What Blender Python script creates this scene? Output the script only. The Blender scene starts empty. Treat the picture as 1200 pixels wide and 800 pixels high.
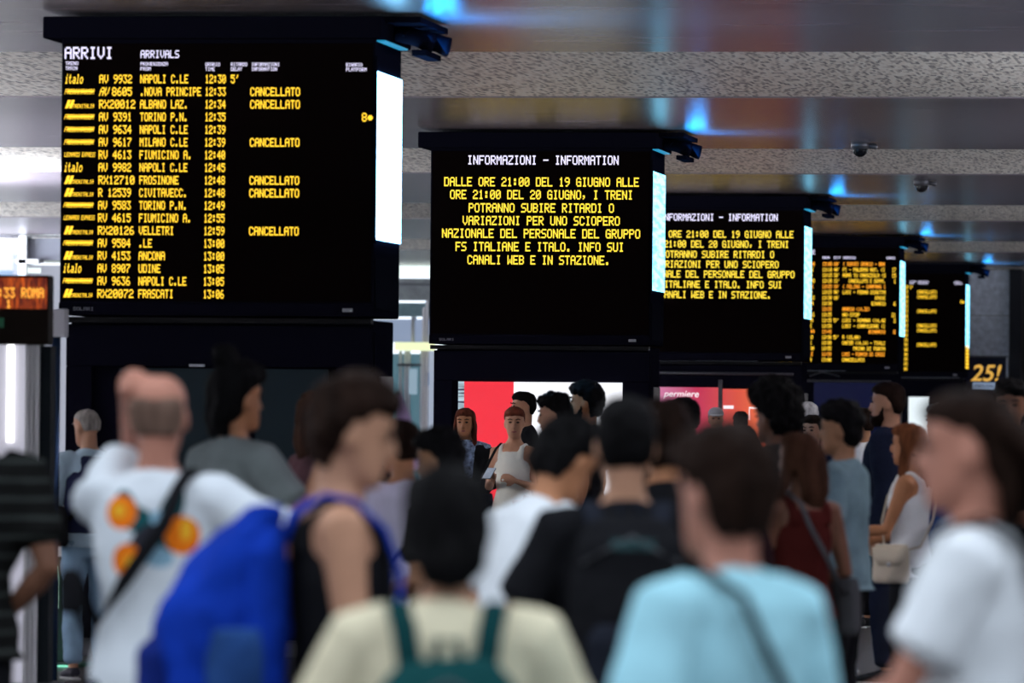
import bpy, bmesh, math, random
from mathutils import Vector, Matrix, noise, Euler
random.seed(7)
C = bpy.context.scene.collection
PI = math.pi

# ------------------------------------------------------------------ camera
F_PX, CAM_Z = 6667.0, 1.70
YAW, PITCH, ROLL = math.radians(8.13), math.radians(0.66), math.radians(0.5)
camd = bpy.data.cameras.new('camera'); cam = bpy.data.objects.new('camera', camd); C.objects.link(cam)
camd.lens, camd.sensor_width, camd.sensor_fit = 200.0, 36.0, 'HORIZONTAL'
camd.clip_start, camd.clip_end = 0.5, 600
camd.dof.use_dof = True; camd.dof.focus_distance = 49.5; camd.dof.aperture_fstop = 4.1
cam.location = (0, 0, CAM_Z)
CAM_M = Matrix.Rotation(YAW, 3, 'Z') @ Matrix.Rotation(PI/2+PITCH, 3, 'X') @ Matrix.Rotation(ROLL, 3, 'Z')
cam.rotation_euler = CAM_M.to_euler()
bpy.context.scene.camera = cam

# ------------------------------------------------------------------ daylight and exposure
w = bpy.data.worlds.new('sky'); bpy.context.scene.world = w; w.use_nodes = True
bgn = w.node_tree.nodes['Background']
bgn.inputs[0].default_value = (0.80, 0.90, 1.0, 1); bgn.inputs[1].default_value = 1.7
vs = bpy.context.scene.view_settings
vs.view_transform = 'Standard'; vs.look = 'None'; vs.gamma = 1; vs.use_curve_mapping = False
vs.exposure = 0.0

# area lights added out of view, right and left, to brighten the ceiling
for ux, y_, n_, e_ in ((2.0, 23, 9, 860), (-17.0, 23, 5, 2900), (-23.5, 74, 3, 4200)):
    for i in range(n_):
        ld = bpy.data.lights.new('ceiling_fill', 'AREA'); ld.shape = 'RECTANGLE'; ld.size = .5; ld.size_y = 5.0; ld.energy = e_
        ld.color = (.84, .88, 1.0)
        lo = bpy.data.objects.new('ceiling_fill_light', ld); C.objects.link(lo)
        lo.location = (ux, y_+i*10, 2.9); lo.rotation_euler = (PI, 0, 0)

def ray(px, py):
    return (CAM_M @ Vector(((px-600)/F_PX, -(py-400)/F_PX, -1.0)))
def on_depth(px, py, d):          # point at depth d along the view axis
    return Vector((0, 0, CAM_Z)) + ray(px, py)*d
def on_y(px, py, y):              # point on the plane Y = y
    r = ray(px, py); return Vector((0, 0, CAM_Z)) + r*(y/r.y)

# ------------------------------------------------------------------ materials
MATS = {}
def mat(name, col, rough=.6, metal=0., emit=0., ecol=None, bump=0., bscale=40., var=0., vscale=6., spec=.2, stretch=(1,1,1)):
    if name in MATS: return MATS[name]
    m = bpy.data.materials.new(name); m.use_nodes = True; nt = m.node_tree; b = nt.nodes['Principled BSDF']
    b.inputs['Base Color'].default_value = (*col, 1); b.inputs['Roughness'].default_value = rough
    b.inputs['Metallic'].default_value = metal; b.inputs['Specular IOR Level'].default_value = spec
    if emit:
        b.inputs['Emission Color'].default_value = (*(ecol or col), 1); b.inputs['Emission Strength'].default_value = emit
    if bump or var:
        tc = nt.nodes.new('ShaderNodeTexCoord'); mp = nt.nodes.new('ShaderNodeMapping')
        mp.inputs['Scale'].default_value = stretch
        nt.links.new(tc.outputs['Object'], mp.inputs[0])
    if bump:
        n = nt.nodes.new('ShaderNodeTexNoise'); n.inputs['Scale'].default_value = bscale
        nt.links.new(mp.outputs[0], n.inputs['Vector'])
        bp = nt.nodes.new('ShaderNodeBump'); bp.inputs['Strength'].default_value = bump; bp.inputs['Distance'].default_value = .01
        nt.links.new(n.outputs['Fac'], bp.inputs['Height']); nt.links.new(bp.outputs[0], b.inputs['Normal'])
    if var:
        n = nt.nodes.new('ShaderNodeTexNoise'); n.inputs['Scale'].default_value = vscale; n.inputs['Detail'].default_value = 6
        nt.links.new(mp.outputs[0], n.inputs['Vector'])
        r = nt.nodes.new('ShaderNodeValToRGB')
        r.color_ramp.elements[0].position = .3; r.color_ramp.elements[1].position = .7
        r.color_ramp.elements[0].color = (*[max(0, c*(1-var)) for c in col], 1)
        r.color_ramp.elements[1].color = (*[min(1, c*(1+var)) for c in col], 1)
        nt.links.new(n.outputs['Fac'], r.inputs[0]); nt.links.new(r.outputs[0], b.inputs['Base Color'])
    MATS[name] = m
    return m
def fabric(name, col, var=.12): return mat(name, col, .95, bump=.25, bscale=60, var=var, vscale=7, spec=.04)
def skin(name, col): return mat(name, col, .5, bump=.08, bscale=50, var=.1, vscale=9, spec=.2)
def hairm(name, col): return mat(name, col, .7, bump=.6, bscale=30, var=.5, vscale=22, spec=.04, stretch=(1, 1, .22))
def glow(name, col, e): return mat(name, (.02, .02, .02), .4, emit=e, ecol=col)

def nd(nt, t, **k):
    n = nt.nodes.new(t)
    for a, v in k.items(): setattr(n, a, v)
    return n
def mosaic_mat():
    m = bpy.data.materials.new('mosaic'); m.use_nodes = True; nt = m.node_tree; b = nt.nodes['Principled BSDF']
    tc = nd(nt, 'ShaderNodeTexCoord'); mp = nd(nt, 'ShaderNodeVectorMath', operation='MULTIPLY'); mp.inputs[1].default_value = (44, 6.5, 1)
    fl = nd(nt, 'ShaderNodeVectorMath', operation='FLOOR'); wn = nd(nt, 'ShaderNodeTexWhiteNoise', noise_dimensions='3D')
    r = nd(nt, 'ShaderNodeValToRGB'); L = nt.links.new
    e = r.color_ramp.elements; e[0].color = (.14, .125, .11, 1); e[1].color = (1, .97, .88, 1)
    x = e.new(.22); x.color = (.55, .50, .43, 1); x = e.new(.5); x.color = (.92, .85, .74, 1)
    L(tc.outputs['Object'], mp.inputs[0]); L(mp.outputs[0], fl.inputs[0]); L(fl.outputs[0], wn.inputs[0])
    L(wn.outputs['Value'], r.inputs[0]); L(r.outputs[0], b.inputs['Base Color'])
    b.inputs['Roughness'].default_value = .45
    return m
def plaster_mat():
    m = bpy.data.materials.new('ceiling plaster'); m.use_nodes = True; nt = m.node_tree; b = nt.nodes['Principled BSDF']
    tc = nd(nt, 'ShaderNodeTexCoord'); mp = nd(nt, 'ShaderNodeMapping'); mp.inputs['Scale'].default_value = (.5, 2.2, 1)
    n = nd(nt, 'ShaderNodeTexNoise'); n.inputs['Scale'].default_value = 1.4; n.inputs['Detail'].default_value = 8
    r = nd(nt, 'ShaderNodeValToRGB'); L = nt.links.new
    r.color_ramp.elements[0].position = .3; r.color_ramp.elements[1].position = .75
    r.color_ramp.elements[0].color = (.175, .148, .165, 1); r.color_ramp.elements[1].color = (.275, .24, .27, 1)
    L(tc.outputs['Object'], mp.inputs[0]); L(mp.outputs[0], n.inputs['Vector']); L(n.outputs['Fac'], r.inputs[0]); L(r.outputs[0], b.inputs['Base Color'])
    bp = nd(nt, 'ShaderNodeBump'); bp.inputs['Strength'].default_value = .12; bp.inputs['Distance'].default_value = .02
    L(n.outputs['Fac'], bp.inputs['Height']); L(bp.outputs[0], b.inputs['Normal'])
    b.inputs['Roughness'].default_value = .27; b.inputs['Specular IOR Level'].default_value = .7
    return m
def floor_mat():
    m = bpy.data.materials.new('polished granite'); m.use_nodes = True; nt = m.node_tree; b = nt.nodes['Principled BSDF']
    tc = nd(nt, 'ShaderNodeTexCoord'); br = nd(nt, 'ShaderNodeTexBrick'); L = nt.links.new
    br.offset = 0; br.inputs['Scale'].default_value = 1; br.inputs['Brick Width'].default_value = .8; br.inputs['Row Height'].default_value = .8
    br.inputs['Mortar Size'].default_value = .006
    br.inputs['Color1'].default_value = (.085, .08, .08, 1); br.inputs['Color2'].default_value = (.065, .062, .065, 1); br.inputs['Mortar'].default_value = (.03, .03, .03, 1)
    L(tc.outputs['Object'], br.inputs['Vector']); L(br.outputs['Color'], b.inputs['Base Color'])
    b.inputs['Roughness'].default_value = .3
    return m
def stone_mat():
    m = bpy.data.materials.new('grey stone'); m.use_nodes = True; nt = m.node_tree; b = nt.nodes['Principled BSDF']
    tc = nd(nt, 'ShaderNodeTexCoord'); n = nd(nt, 'ShaderNodeTexNoise'); n.inputs['Scale'].default_value = 9; n.inputs['Detail'].default_value = 8
    r = nd(nt, 'ShaderNodeValToRGB'); L = nt.links.new
    r.color_ramp.elements[0].position = .35; r.color_ramp.elements[1].position = .7
    r.color_ramp.elements[0].color = (.40, .44, .52, 1); r.color_ramp.elements[1].color = (.66, .72, .82, 1)
    L(tc.outputs['Object'], n.inputs['Vector']); L(n.outputs['Fac'], r.inputs[0]); L(r.outputs[0], b.inputs['Base Color'])
    b.inputs['Roughness'].default_value = .5
    return m

# ------------------------------------------------------------------ object helpers
def tag(o, label=None, cat=None, group=None, kind=None):
    if label: o['label'] = label
    if cat: o['category'] = cat
    if group: o['group'] = group
    if kind: o['kind'] = kind
    return o
def empty(name, loc=(0,0,0), rz=0, label=None, cat=None, group=None, kind=None):
    o = bpy.data.objects.new(name, None); C.objects.link(o); o.location = loc; o.rotation_euler = (0, 0, rz)
    o.empty_display_size = .2
    return tag(o, label, cat, group, kind)
def link_mesh(name, me, m, parent=None):
    o = bpy.data.objects.new(name, me); C.objects.link(o)
    if m and not me.materials: me.materials.append(m)
    if parent: o.parent = parent
    return o
def obj(name, bm, m, parent=None, smooth=False):
    me = bpy.data.meshes.new(name); bmesh.ops.recalc_face_normals(bm, faces=bm.faces[:]); bm.to_mesh(me); bm.free()
    if smooth:
        for p in me.polygons: p.use_smooth = True
    return link_mesh(name, me, m, parent)
def copy_tree(o, parent=None):
    c = o.copy(); C.objects.link(c); c.parent = parent
    for ch in o.children: copy_tree(ch, c)
    return c
def box(bm, x0, x1, y0, y1, z0, z1, bev=0.):
    v = [bm.verts.new((x, y, z)) for x in (x0, x1) for y in (y0, y1) for z in (z0, z1)]
    fs = [(0,1,3,2), (4,6,7,5), (0,4,5,1), (2,3,7,6), (0,2,6,4), (1,5,7,3)]
    faces = [bm.faces.new([v[i] for i in f]) for f in fs]
    if bev:
        ed = list({e for f in faces for e in f.edges})
        bmesh.ops.bevel(bm, geom=ed, offset=bev, segments=2, affect='EDGES', profile=.5)
    return bm
def B(x0, x1, y0, y1, z0, z1, bev=0.): return box(bmesh.new(), x0, x1, y0, y1, z0, z1, bev)
def tube(bm, pts, axis=Vector((1,0,0)), n=12, flat=False):
    """pts: list of (point, half width along axis, half depth)"""
    P = [Vector(p[0]) for p in pts]; rings = []
    for i, p in enumerate(P):
        t = (P[min(i+1, len(P)-1)] - P[max(i-1, 0)])
        t = t.normalized() if t.length > 1e-9 else Vector((0,0,1))
        a = axis - t*axis.dot(t)
        if a.length < 1e-3: a = Vector((0,1,0)) - t*t.y
        a.normalize(); b = t.cross(a)
        rings.append([bm.verts.new(p + a*math.cos(2*PI*k/n)*pts[i][1] + b*math.sin(2*PI*k/n)*pts[i][2]) for k in range(n)])
    for r0, r1 in zip(rings, rings[1:]):
        for k in range(n): bm.faces.new((r0[k], r0[(k+1)%n], r1[(k+1)%n], r1[k]))
    for r, i, j in ((rings[0], 0, 1), (rings[-1], -1, -2)):
        d = (P[i]-P[j]).normalized()*(0 if flat else .55*min(pts[i][1], pts[i][2]))
        c = bm.verts.new(P[i]+d)
        for k in range(n): bm.faces.new((r[k], r[(k+1)%n], c))
    return bm
def ell(bm, c, r, M=None, n=12):
    res = bmesh.ops.create_uvsphere(bm, u_segments=n, v_segments=max(6, n*2//3), radius=1)
    for v in res['verts']:
        p = Vector((v.co.x*r[0], v.co.y*r[1], v.co.z*r[2]))
        v.co = Vector(c) + (M @ p if M else p)
    return bm
WORK = bpy.data.scenes.new('workbench')      # holds one mesh at a time while it is fused
def fuse(name, bm, m, parent, voxel=.011, smooth=2, disp=0., dscale=9., dstretch=(1,1,1), seed=0., factor=.5):
    """voxel-union of overlapping closed shapes into one continuous surface"""
    bmesh.ops.recalc_face_normals(bm, faces=bm.faces[:])
    me = bpy.data.meshes.new('tmp'); bm.to_mesh(me); bm.free()
    o = bpy.data.objects.new('tmp', me); WORK.collection.objects.link(o)
    r = o.modifiers.new('r', 'REMESH'); r.mode = 'VOXEL'; r.voxel_size = voxel
    if smooth:
        s = o.modifiers.new('s', 'SMOOTH'); s.iterations = smooth; s.factor = factor
    vl = WORK.view_layers[0]; vl.update(); dg = vl.depsgraph
    me2 = bpy.data.meshes.new_from_object(o.evaluated_get(dg), depsgraph=dg)
    bpy.data.objects.remove(o); bpy.data.meshes.remove(me)
    me2.name = name; me2.materials.clear()
    if disp:
        sv = Vector((seed, seed*.7, seed*1.3))
        nv = len(me2.vertices); nor = [0.]*(nv*3); co = [0.]*(nv*3)
        me2.vertices.foreach_get('normal', nor); me2.vertices.foreach_get('co', co)
        for i in range(0, nv*3, 3):
            q = Vector((co[i]*dscale*dstretch[0], co[i+1]*dscale*dstretch[1], co[i+2]*dscale*dstretch[2])) + sv
            a = noise.noise(q)*disp + noise.noise(q*2.3)*disp*.5
            co[i] += nor[i]*a; co[i+1] += nor[i+1]*a; co[i+2] += nor[i+2]*a
        me2.vertices.foreach_set('co', co); me2.update()
    for p in me2.polygons: p.use_smooth = True
    return link_mesh(name, me2, m, parent)

# ------------------------------------------------------------------ dot-matrix lettering
FONT = {}
def _f(s):
    for line in s.strip().splitlines():
        k, *rows = line.split(' ')
        FONT[{'SP': ' '}.get(k, k)] = [int(r, 16) for r in rows]
_f('''A E 11 11 1F 11 11 11
B 1E 11 11 1E 11 11 1E
C E 11 10 10 10 11 E
D 1E 11 11 11 11 11 1E
E 1F 10 10 1E 10 10 1F
F 1F 10 10 1E 10 10 10
G E 11 10 17 11 11 F
H 11 11 11 1F 11 11 11
I E 4 4 4 4 4 E
J 7 2 2 2 2 12 C
K 11 12 14 18 14 12 11
L 10 10 10 10 10 10 1F
M 11 1B 15 15 11 11 11
N 11 19 19 15 13 13 11
O E 11 11 11 11 11 E
P 1E 11 11 1E 10 10 10
Q E 11 11 11 15 12 D
R 1E 11 11 1E 14 12 11
S F 10 10 E 1 1 1E
T 1F 4 4 4 4 4 4
U 11 11 11 11 11 11 E
V 11 11 11 11 11 A 4
W 11 11 11 15 15 1B 11
X 11 11 A 4 A 11 11
Y 11 11 A 4 4 4 4
Z 1F 1 2 4 8 10 1F
0 E 11 13 15 19 11 E
1 4 C 4 4 4 4 E
2 E 11 1 6 8 10 1F
3 1F 2 4 2 1 11 E
4 2 6 A 12 1F 2 2
5 1F 10 1E 1 1 11 E
6 6 8 10 1E 11 11 E
7 1F 1 2 4 8 8 8
8 E 11 11 E 11 11 E
9 E 11 11 F 1 2 C
. 0 0 0 0 0 C C
, 0 0 0 0 C 4 8
: 0 C C 0 C C 0
- 0 0 0 1F 0 0 0
' 4 4 8 0 0 0 0
( 2 4 8 8 8 4 2
) 8 4 2 2 2 4 8
* 0 0 E 1F 1F E 0
SP 0 0 0 0 0 0 0
i 4 0 C 4 4 4 E
t 8 8 1C 8 8 9 6
a 0 0 E 1 F 11 F
l C 4 4 4 4 4 E
o 0 0 E 11 11 11 E''')
def dots(bm, s, x0, x1, zc, h, y, slant=0.):
    """lettering of square LEDs on the plane Y=y, read from the -Y side; fits s between x0 and x1"""
    n = len(s)*6-1; cw = (x1-x0)/n; ch = h/7
    for i, c in enumerate(s):
        g = FONT.get(c, FONT[' '])
        for r, bits in enumerate(g):
            k = 0
            while k < 5:
                if bits >> (4-k) & 1:
                    k2 = k
                    while k2 < 5 and bits >> (4-k2) & 1: k2 += 1
                    z1 = zc + h/2 - r*ch; z0 = z1 - ch*1.12; sh = slant*(zc-(z0+z1)/2)
                    xa = x0+(i*6+k)*cw - sh; xb = x0+(i*6+k2)*cw + cw*.22 - sh
                    bm.faces.new([bm.verts.new(p) for p in ((xa, y, z0), (xb, y, z0), (xb, y, z1), (xa, y, z1))])
                    k = k2
                else: k += 1
def bar(bm, x0, x1, z0, z1, y, sl=0.):
    bm.faces.new([bm.verts.new(p) for p in ((x0, y, z0), (x1, y, z0), (x1+sl, y, z1), (x0+sl, y, z1))])

# ------------------------------------------------------------------ palette
NAVY = mat('near black navy enamel', (.006, .006, .012), .6, spec=.0)
BLACK = mat('black display face', (.0055, .0032, .003), .7, spec=.0)
NAVY.node_tree.nodes['Principled BSDF'].inputs['IOR'].default_value = 1.2
DARKGL = mat('dark teal glass', (.006, .018, .026), .3, spec=.25)
GREYM = mat('grey metal', (.11, .11, .12), .4, .6)
LIGHTM = mat('light metal', (.5, .5, .52), .35, .7)
AMBER = glow('amber diodes', (1.0, .60, .03), 1.6)
ORANGE = glow('orange diodes', (1.0, .42, .05), 1.5)
WHITE_L = glow('white diodes', (.78, .74, 1.0), 1.3)
CYANSIDE = None
def screen_mat(name, c1, c2, e, sc=(1,1,9)):
    m = bpy.data.materials.new(name); m.use_nodes = True; nt = m.node_tree; b = nt.nodes['Principled BSDF']; L = nt.links.new
    tc = nd(nt, 'ShaderNodeTexCoord'); mp = nd(nt, 'ShaderNodeMapping'); mp.inputs['Scale'].default_value = sc
    n = nd(nt, 'ShaderNodeTexNoise'); n.inputs['Scale'].default_value = 2.2; n.inputs['Detail'].default_value = 3
    r = nd(nt, 'ShaderNodeValToRGB'); r.color_ramp.elements[0].position = .38; r.color_ramp.elements[1].position = .56
    r.color_ramp.elements[0].color = (*c1, 1); r.color_ramp.elements[1].color = (*c2, 1)
    L(tc.outputs['Object'], mp.inputs[0]); L(mp.outputs[0], n.inputs['Vector']); L(n.outputs['Fac'], r.inputs[0]); L(r.outputs[0], b.inputs['Emission Color'])
    b.inputs['Base Color'].default_value = (.02, .02, .02, 1); b.inputs['Emission Strength'].default_value = e
    return m
SIDE_WHITE = glow('bright side screen', (.22, .60, 1.0), 14.0)
SIDE_CYAN = screen_mat('cyan side screen', (.10, .50, .80), (.24, .72, 1.0), 3.3)

# ------------------------------------------------------------------ the setting
CEIL = 4.33
HX0, HX1 = -30.0, 16.0
fl = obj('floor', B(-60, 40, -12, 135, -.2, 0), floor_mat()); tag(fl, kind='structure')
cl = empty('ceiling', (0, 0, CEIL), kind='structure')
PL, MO = plaster_mat(), mosaic_mat()
P0, PER, WID = 41.7, 15.55, 6.2
rf = obj('roof_slab', B(HX0, HX1, 17.5, 112, .10, .40), mat('concrete', (.3, .3, .3), .8), cl)
k = -2
ys = 17.5
while ys < 112:
    y0 = P0 + k*PER
    if y0 + WID > 17.5:
        a = max(17.5, ys); b_ = max(a, min(y0, 112))
        if b_ > a: obj('plaster_panel', B(HX0, HX1, a, b_, 0, .10), PL, cl)
        a, b_ = max(17.5, y0), min(y0+WID, 112)
        if b_ > a: obj('mosaic_strip', B(HX0, HX1, a, b_, .012, .10), MO, cl)
        ys = y0+WID
    k += 1
STONE = stone_mat()
CONC = mat('pale render', (.42, .43, .45), .7, var=.08)
# far wall, seen past the last board, with recessed stone slabs
FY = 106.0
xr = on_y(1183, 400, FY).x; xl = on_y(520, 400, FY).x
wf = tag(obj('wall_far', B(xl, xr, FY+.06, FY+.5, 0, CEIL), mat('joint mortar', (.1, .1, .11), .8)), kind='structure')
z = 0
while z < CEIL-.05:
    x = xl
    while x < xr-.02:
        x1 = min(x+1.1, xr)
        obj('stone_slab', B(x+.006, x1-.006, FY, FY+.08, z+.006, min(z+.87, CEIL)-.006), STONE, wf); x = x1
    z += .87
# dark shop opening right of the stone wall
wr = tag(obj('wall_back', B(xr+.02, 16, FY+3, FY+3.4, 0, CEIL), mat('brown wall', (.10, .075, .065), .8, var=.4, vscale=1.5)), kind='structure')
tag(obj('trim_1', B(xr, xr+.22, FY-.1, FY+3, 0, CEIL), mat('dark pier', (.015, .015, .02), .5)), kind='structure')
tag(obj('wall_right', B(16, 16.4, 17.5, FY+3.4, 0, CEIL), mat('dark render', (.09, .09, .10), .7, var=.1)), kind='structure')
tag(obj('wall_right', B(16, 16.4, -12, 17.4, 0, 7), CONC), kind='structure')
tag(obj('wall_left_added', B(-30.4, -30, -12, 17.4, 0, 7), CONC), kind='structure')  # unseen wall, added to cut low sky light from the left
tag(obj('wall_front_added', B(-30.4, 16.4, -12.4, -12, 0, 8), CONC), kind='structure')  # unseen wall behind the camera, added to hold back low sky light
# piers of the open left side
for i in range(7):
    y = 20+i*13
    tag(obj('trim_2', B(HX0+.1, HX0+1.0, y, y+.9, 0, CEIL), CONC), kind='structure')

# far glazed frontage between the first and second boards
gy = FY-1.5
gl, gr = on_y(440, 400, gy).x, on_y(520, 400, gy).x
def zz(px, py, y): return on_y(px, py, y).z
gf = empty('shop_front', ((gl+gr)/2, gy, 0), label='pale glazed frontage at the far end, seen right of the arrivals totem', cat='shop front')
cx = (gl+gr)/2
def GB(name, pa, pb, m, y0=0., y1=.2):
    a = on_y(pa[0], pa[1], gy); b = on_y(pb[0], pb[1], gy)
    return obj(name, B(a.x-cx, b.x-cx, y0, y1, max(0, b.z), min(a.z, CEIL-.01)), m, gf)
GB('lit_clerestory', (20, 301), (520, 324), glow('clerestory light', (.86, 1.0, .97), 1.15))
GB('fascia', (20, 324), (520, 352), mat('grey fascia', (.30, .33, .34), .6, var=.2), -.25)
GB('beam', (20, 330), (520, 335), mat('grey beam', (.16, .17, .19), .6), -.4)
GB('upper_panel', (20, 352), (520, 371), mat('teal grey panel', (.19, .30, .34), .5, var=.2))
GB('glass_band', (20, 371), (520, 401), glow('glass with sky glow', (.30, .38, .55), .8))  # glow put into the glass in place of daylight behind it
GB('mullion', (483, 371), (486, 401), mat('pale mullion', (.5, .52, .6), .5), -.1)
GB('mullion', (496, 360), (497.5, 530), LIGHTM, -.1)
GB('mullion', (500, 330), (501.5, 530), LIGHTM, -.1)
GB('lit_sign', (466, 401), (511, 411), glow('yellow white sign', (.93, 1.0, .60), 1.0), -.35, -.05)
GB('door_panel', (20, 411), (494, 640), glow('door glass with sky glow', (.10, .22, .28), .7), .05)  # door glass glows by itself to stand for sky light
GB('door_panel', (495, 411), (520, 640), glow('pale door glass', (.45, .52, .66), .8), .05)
for px in (468, 474, 478, 493, 509): GB('door_frame', (px, 411), (px+1.4, 640), mat('bright frame', (.55, .6, .66), .4), -.05, .02)
GB('crossbar', (466, 426), (494, 429), mat('dark crossbar', (.04, .04, .06), .5), -.06, .0)
GB('poster', (480, 432), (489, 462), glow('blue poster', (.42, .60, .75), .6), -.07, -.02)
GB('poster', (496, 436), (503, 452), glow('small blue poster', (.12, .2, .4), .6), -.07, -.02)

# frontage on the far left
ly = 87.0
lc = on_y(20, 400, ly).x
lf = empty('shop_front', (lc, ly, 0), label='bright white frontage with grey panels behind the red lit sign at the left edge', cat='shop front')
def LB(name, pa, pb, m, y0=0., y1=.2):
    a = on_y(pa[0], pa[1], ly); b = on_y(pb[0], pb[1], ly)
    return obj(name, B(a.x-lc, b.x-lc, y0, y1, max(0, b.z), min(a.z, CEIL-.01)), m, lf)
WG = glow('white glass with daylight glow', (.88, .95, 1.0), 1.05)  # daylight put into the glass as its own glow
LB('lit_fascia', (-160, 271), (110, 274), mat('white fascia', (.8, .84, .84), .5))
LB('pipe', (26, 273.5), (110, 276), mat('ochre pipe', (.35, .36, .28), .5), -.2, -.05)
LB('cable_tray', (-160, 274.6), (24, 279), mat('dark tray', (.10, .10, .11), .6, var=.9, vscale=8), -.2, -.05)
LB('glass_panel', (-160, 279), (27, 800), WG, .1)
LB('grey_panel', (29, 279), (110, 305), mat('slate panel', (.17, .18, .21), .5), -.05)
LB('beam', (22, 304), (48, 309), mat('white beam', (.85, .88, .88), .5), -.2)
LB('beam', (28, 308), (110, 311), mat('white beam', (.85, .88, .88), .5), -.1)
LB('post', (25, 277), (29, 800), mat('white post', (.8, .84, .86), .5), -.2)
LB('post', (18, 298), (25, 326), mat('slate post', (.20, .22, .25), .5), -.15)
LB('crossbar', (-160, 304), (19, 307), mat('grey bar', (.35, .4, .42), .5), -.1, .05)
LB('crossbar', (-160, 316), (19, 330), mat('blue grey bar', (.12, .17, .22), .5), -.1, .05)
LB('glass_panel', (29, 311), (110, 800), glow('dim lilac glass', (.42, .45, .55), .8))
LB('lamp', (34, 314), (48, 320), glow('strip lamp', (.9, 1, .97), 1.1), -.1, .0)

# ------------------------------------------------------------------ departure-board totems
X0 = -6.3                              # right edge of all five displays
BY = [37.5 + 15.8*i for i in range(5)]
def u(px): return on_y(px, 300, BY[0]).x - X0        # board-local x measured on the first board
def v(px, py): return on_y(px, py, BY[0]).z
BW = -u(70)                                          # display width
DEP = 1.1
ZB, ZT, ZC = v(250, 370), v(250, 46), v(250, 20)
SZ0, SZ1 = v(437, 280), v(437, 83)
def totem(i, label, w_, side):
    t = empty('information_totem', (X0, BY[i], 0), label=label, cat='display totem', group='display totems in a row down the hall')
    L_ = -w_
    # cabinet that carries the display
    cl0, cl1 = L_+.06, -.03
    zs = 1.95
    obj('cabinet', B(cl0, cl1, .10, DEP-.05, 0, ZB-.02, .01), NAVY, t)
    obj('cabinet_frame', B(cl0-.02, cl1+.02, .04, .12, zs, ZB-.06, .008), NAVY, t)
    obj('cabinet_frame', B(cl0-.02, cl0+.16, .04, .12, 0, zs, .008), NAVY, t)
    obj('cabinet_frame', B(cl1-.22, cl1+.02, .04, .12, 0, zs, .008), NAVY, t)
    obj('side_post', B(cl1+.002, cl1+.03, .12, .30, .02, ZB-.10, .004), NAVY, t)
    obj('side_plate', B(cl1+.002, cl1+.02, .45, DEP-.15, 1.3, 1.9, .004), GREYM, t)
    obj('plinth', B(cl0-.05, cl1+.05, .0, DEP+.02, 0, .12, .01), GREYM, t)
    # display housing
    obj('housing', B(L_, 0, 0, DEP, ZB, ZC-.12, .012), NAVY, t)
    obj('display_face', B(L_+.02, -.012, -.012, .0, ZB+.10, ZT-.03), BLACK, t)
    obj('lower_bezel', B(L_, -.0, -.02, .0, ZB, ZB+.085, .005), NAVY, t)
    obj('bezel_seam', B(L_+.01, -.01, -.01, .10, ZB-.05, ZB-.012, .004), mat('seam black', (.004, .004, .005), .6), t)
    m = bmesh.new(); dots(m, 'SOLARI', L_+.10, L_+.24, ZB+.042, .022, -.022)
    obj('maker_mark', m, mat('worn white print', (.35, .35, .38), .6), t)
    obj('bezel_latch', B(-.20, -.13, -.03, -.018, ZB+.03, ZB+.055, .003), LIGHTM, t)
    obj('cap', B(L_-.11, .06, -.10, DEP+.06, ZT, ZC, .012), NAVY, t)
    obj('cap_plate', B(L_-.11, .30, .05, DEP+.15, ZC-.035, ZC+.005, .004), NAVY, t)
    # bracket with two floodlights under the right end of the cap
    obj('bracket', B(.04, .20, .55, .62, ZC-.12, ZC-.05, .004), NAVY, t)
    for yy, xx in ((.45, .17), (.85, .22)):
        m = bmesh.new(); tube(m, [((xx-.10, yy, ZC-.08), .055, .055), ((xx+.04, yy, ZC-.11), .06, .06), ((xx+.13, yy, ZC-.145), .068, .068), ((xx+.15, yy, ZC-.15), .068, .068)], Vector((0,1,0)), 14, True)
        fl_ = obj('floodlight', m, NAVY, t, True)
        m = bmesh.new(); tube(m, [((xx-.04, yy-.09, ZC-.10), .012, .012), ((xx+.02, yy, ZC-.03), .012, .012), ((xx-.04, yy+.09, ZC-.10), .012, .012)], Vector((0,1,0)), 8)
        obj('yoke', m, NAVY, fl_)
    obj('added_light_box', B(.20, .30, .30, .95, ZC-.24, ZC-.20, .004), NAVY, t)  # box added to go with the blue ceiling light below
    obj('cap_light', B(.004, .06, .05, DEP-.1, ZT-.012, ZT-.002), glow('cyan strip', (.02, .30, .55), .9), t)
    ld = bpy.data.lights.new('added_blue_light', 'AREA'); ld.shape = 'RECTANGLE'; ld.size = .25; ld.size_y = .9; ld.energy = 12; ld.color = (.02, .34, 1.0)  # light added to tint the ceiling blue beside the cap
    lo = bpy.data.objects.new('added_blue_light', ld); C.objects.link(lo); lo.parent = t; lo.location = (.36, .62, ZC-.20); lo.rotation_euler = (PI, 1.0, 0)
    # side screen
    obj('side_screen', B(.0, .012, .02, DEP-.03, SZ0, SZ1), side, t)
    obj('side_trim', B(.0, .016, -.002, .02, SZ0-.03, SZ1+.1), NAVY, t)
    obj('side_panel', B(.0, .010, .05, DEP-.08, ZB+.05, SZ0-.12), mat('side black', (.008, .009, .014), .7, spec=0.), t)
    # service tube under the display
    m = bmesh.new(); tube(m, [((cl0+.02, .02, ZB-.16), .018, .018), ((cl1-.08, .02, ZB-.165), .018, .018)], n=10)
    if i in (2, 3): obj('conduit', m, GREYM, t, True)
    else: m.free()
    return t, cl0, cl1
T1, c0, c1 = totem(0, 'nearest and largest totem, listing arrivals in amber rows under the word ARRIVI', BW, SIDE_WHITE)
T2, _, _ = totem(1, 'second totem from the front, strike notice in amber above a red and white screen', BW*.985, SIDE_CYAN)
T3, _, _ = totem(2, 'third totem in the row, strike notice partly hidden, above a pink and orange red screen', BW*.985, SIDE_CYAN)
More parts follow.
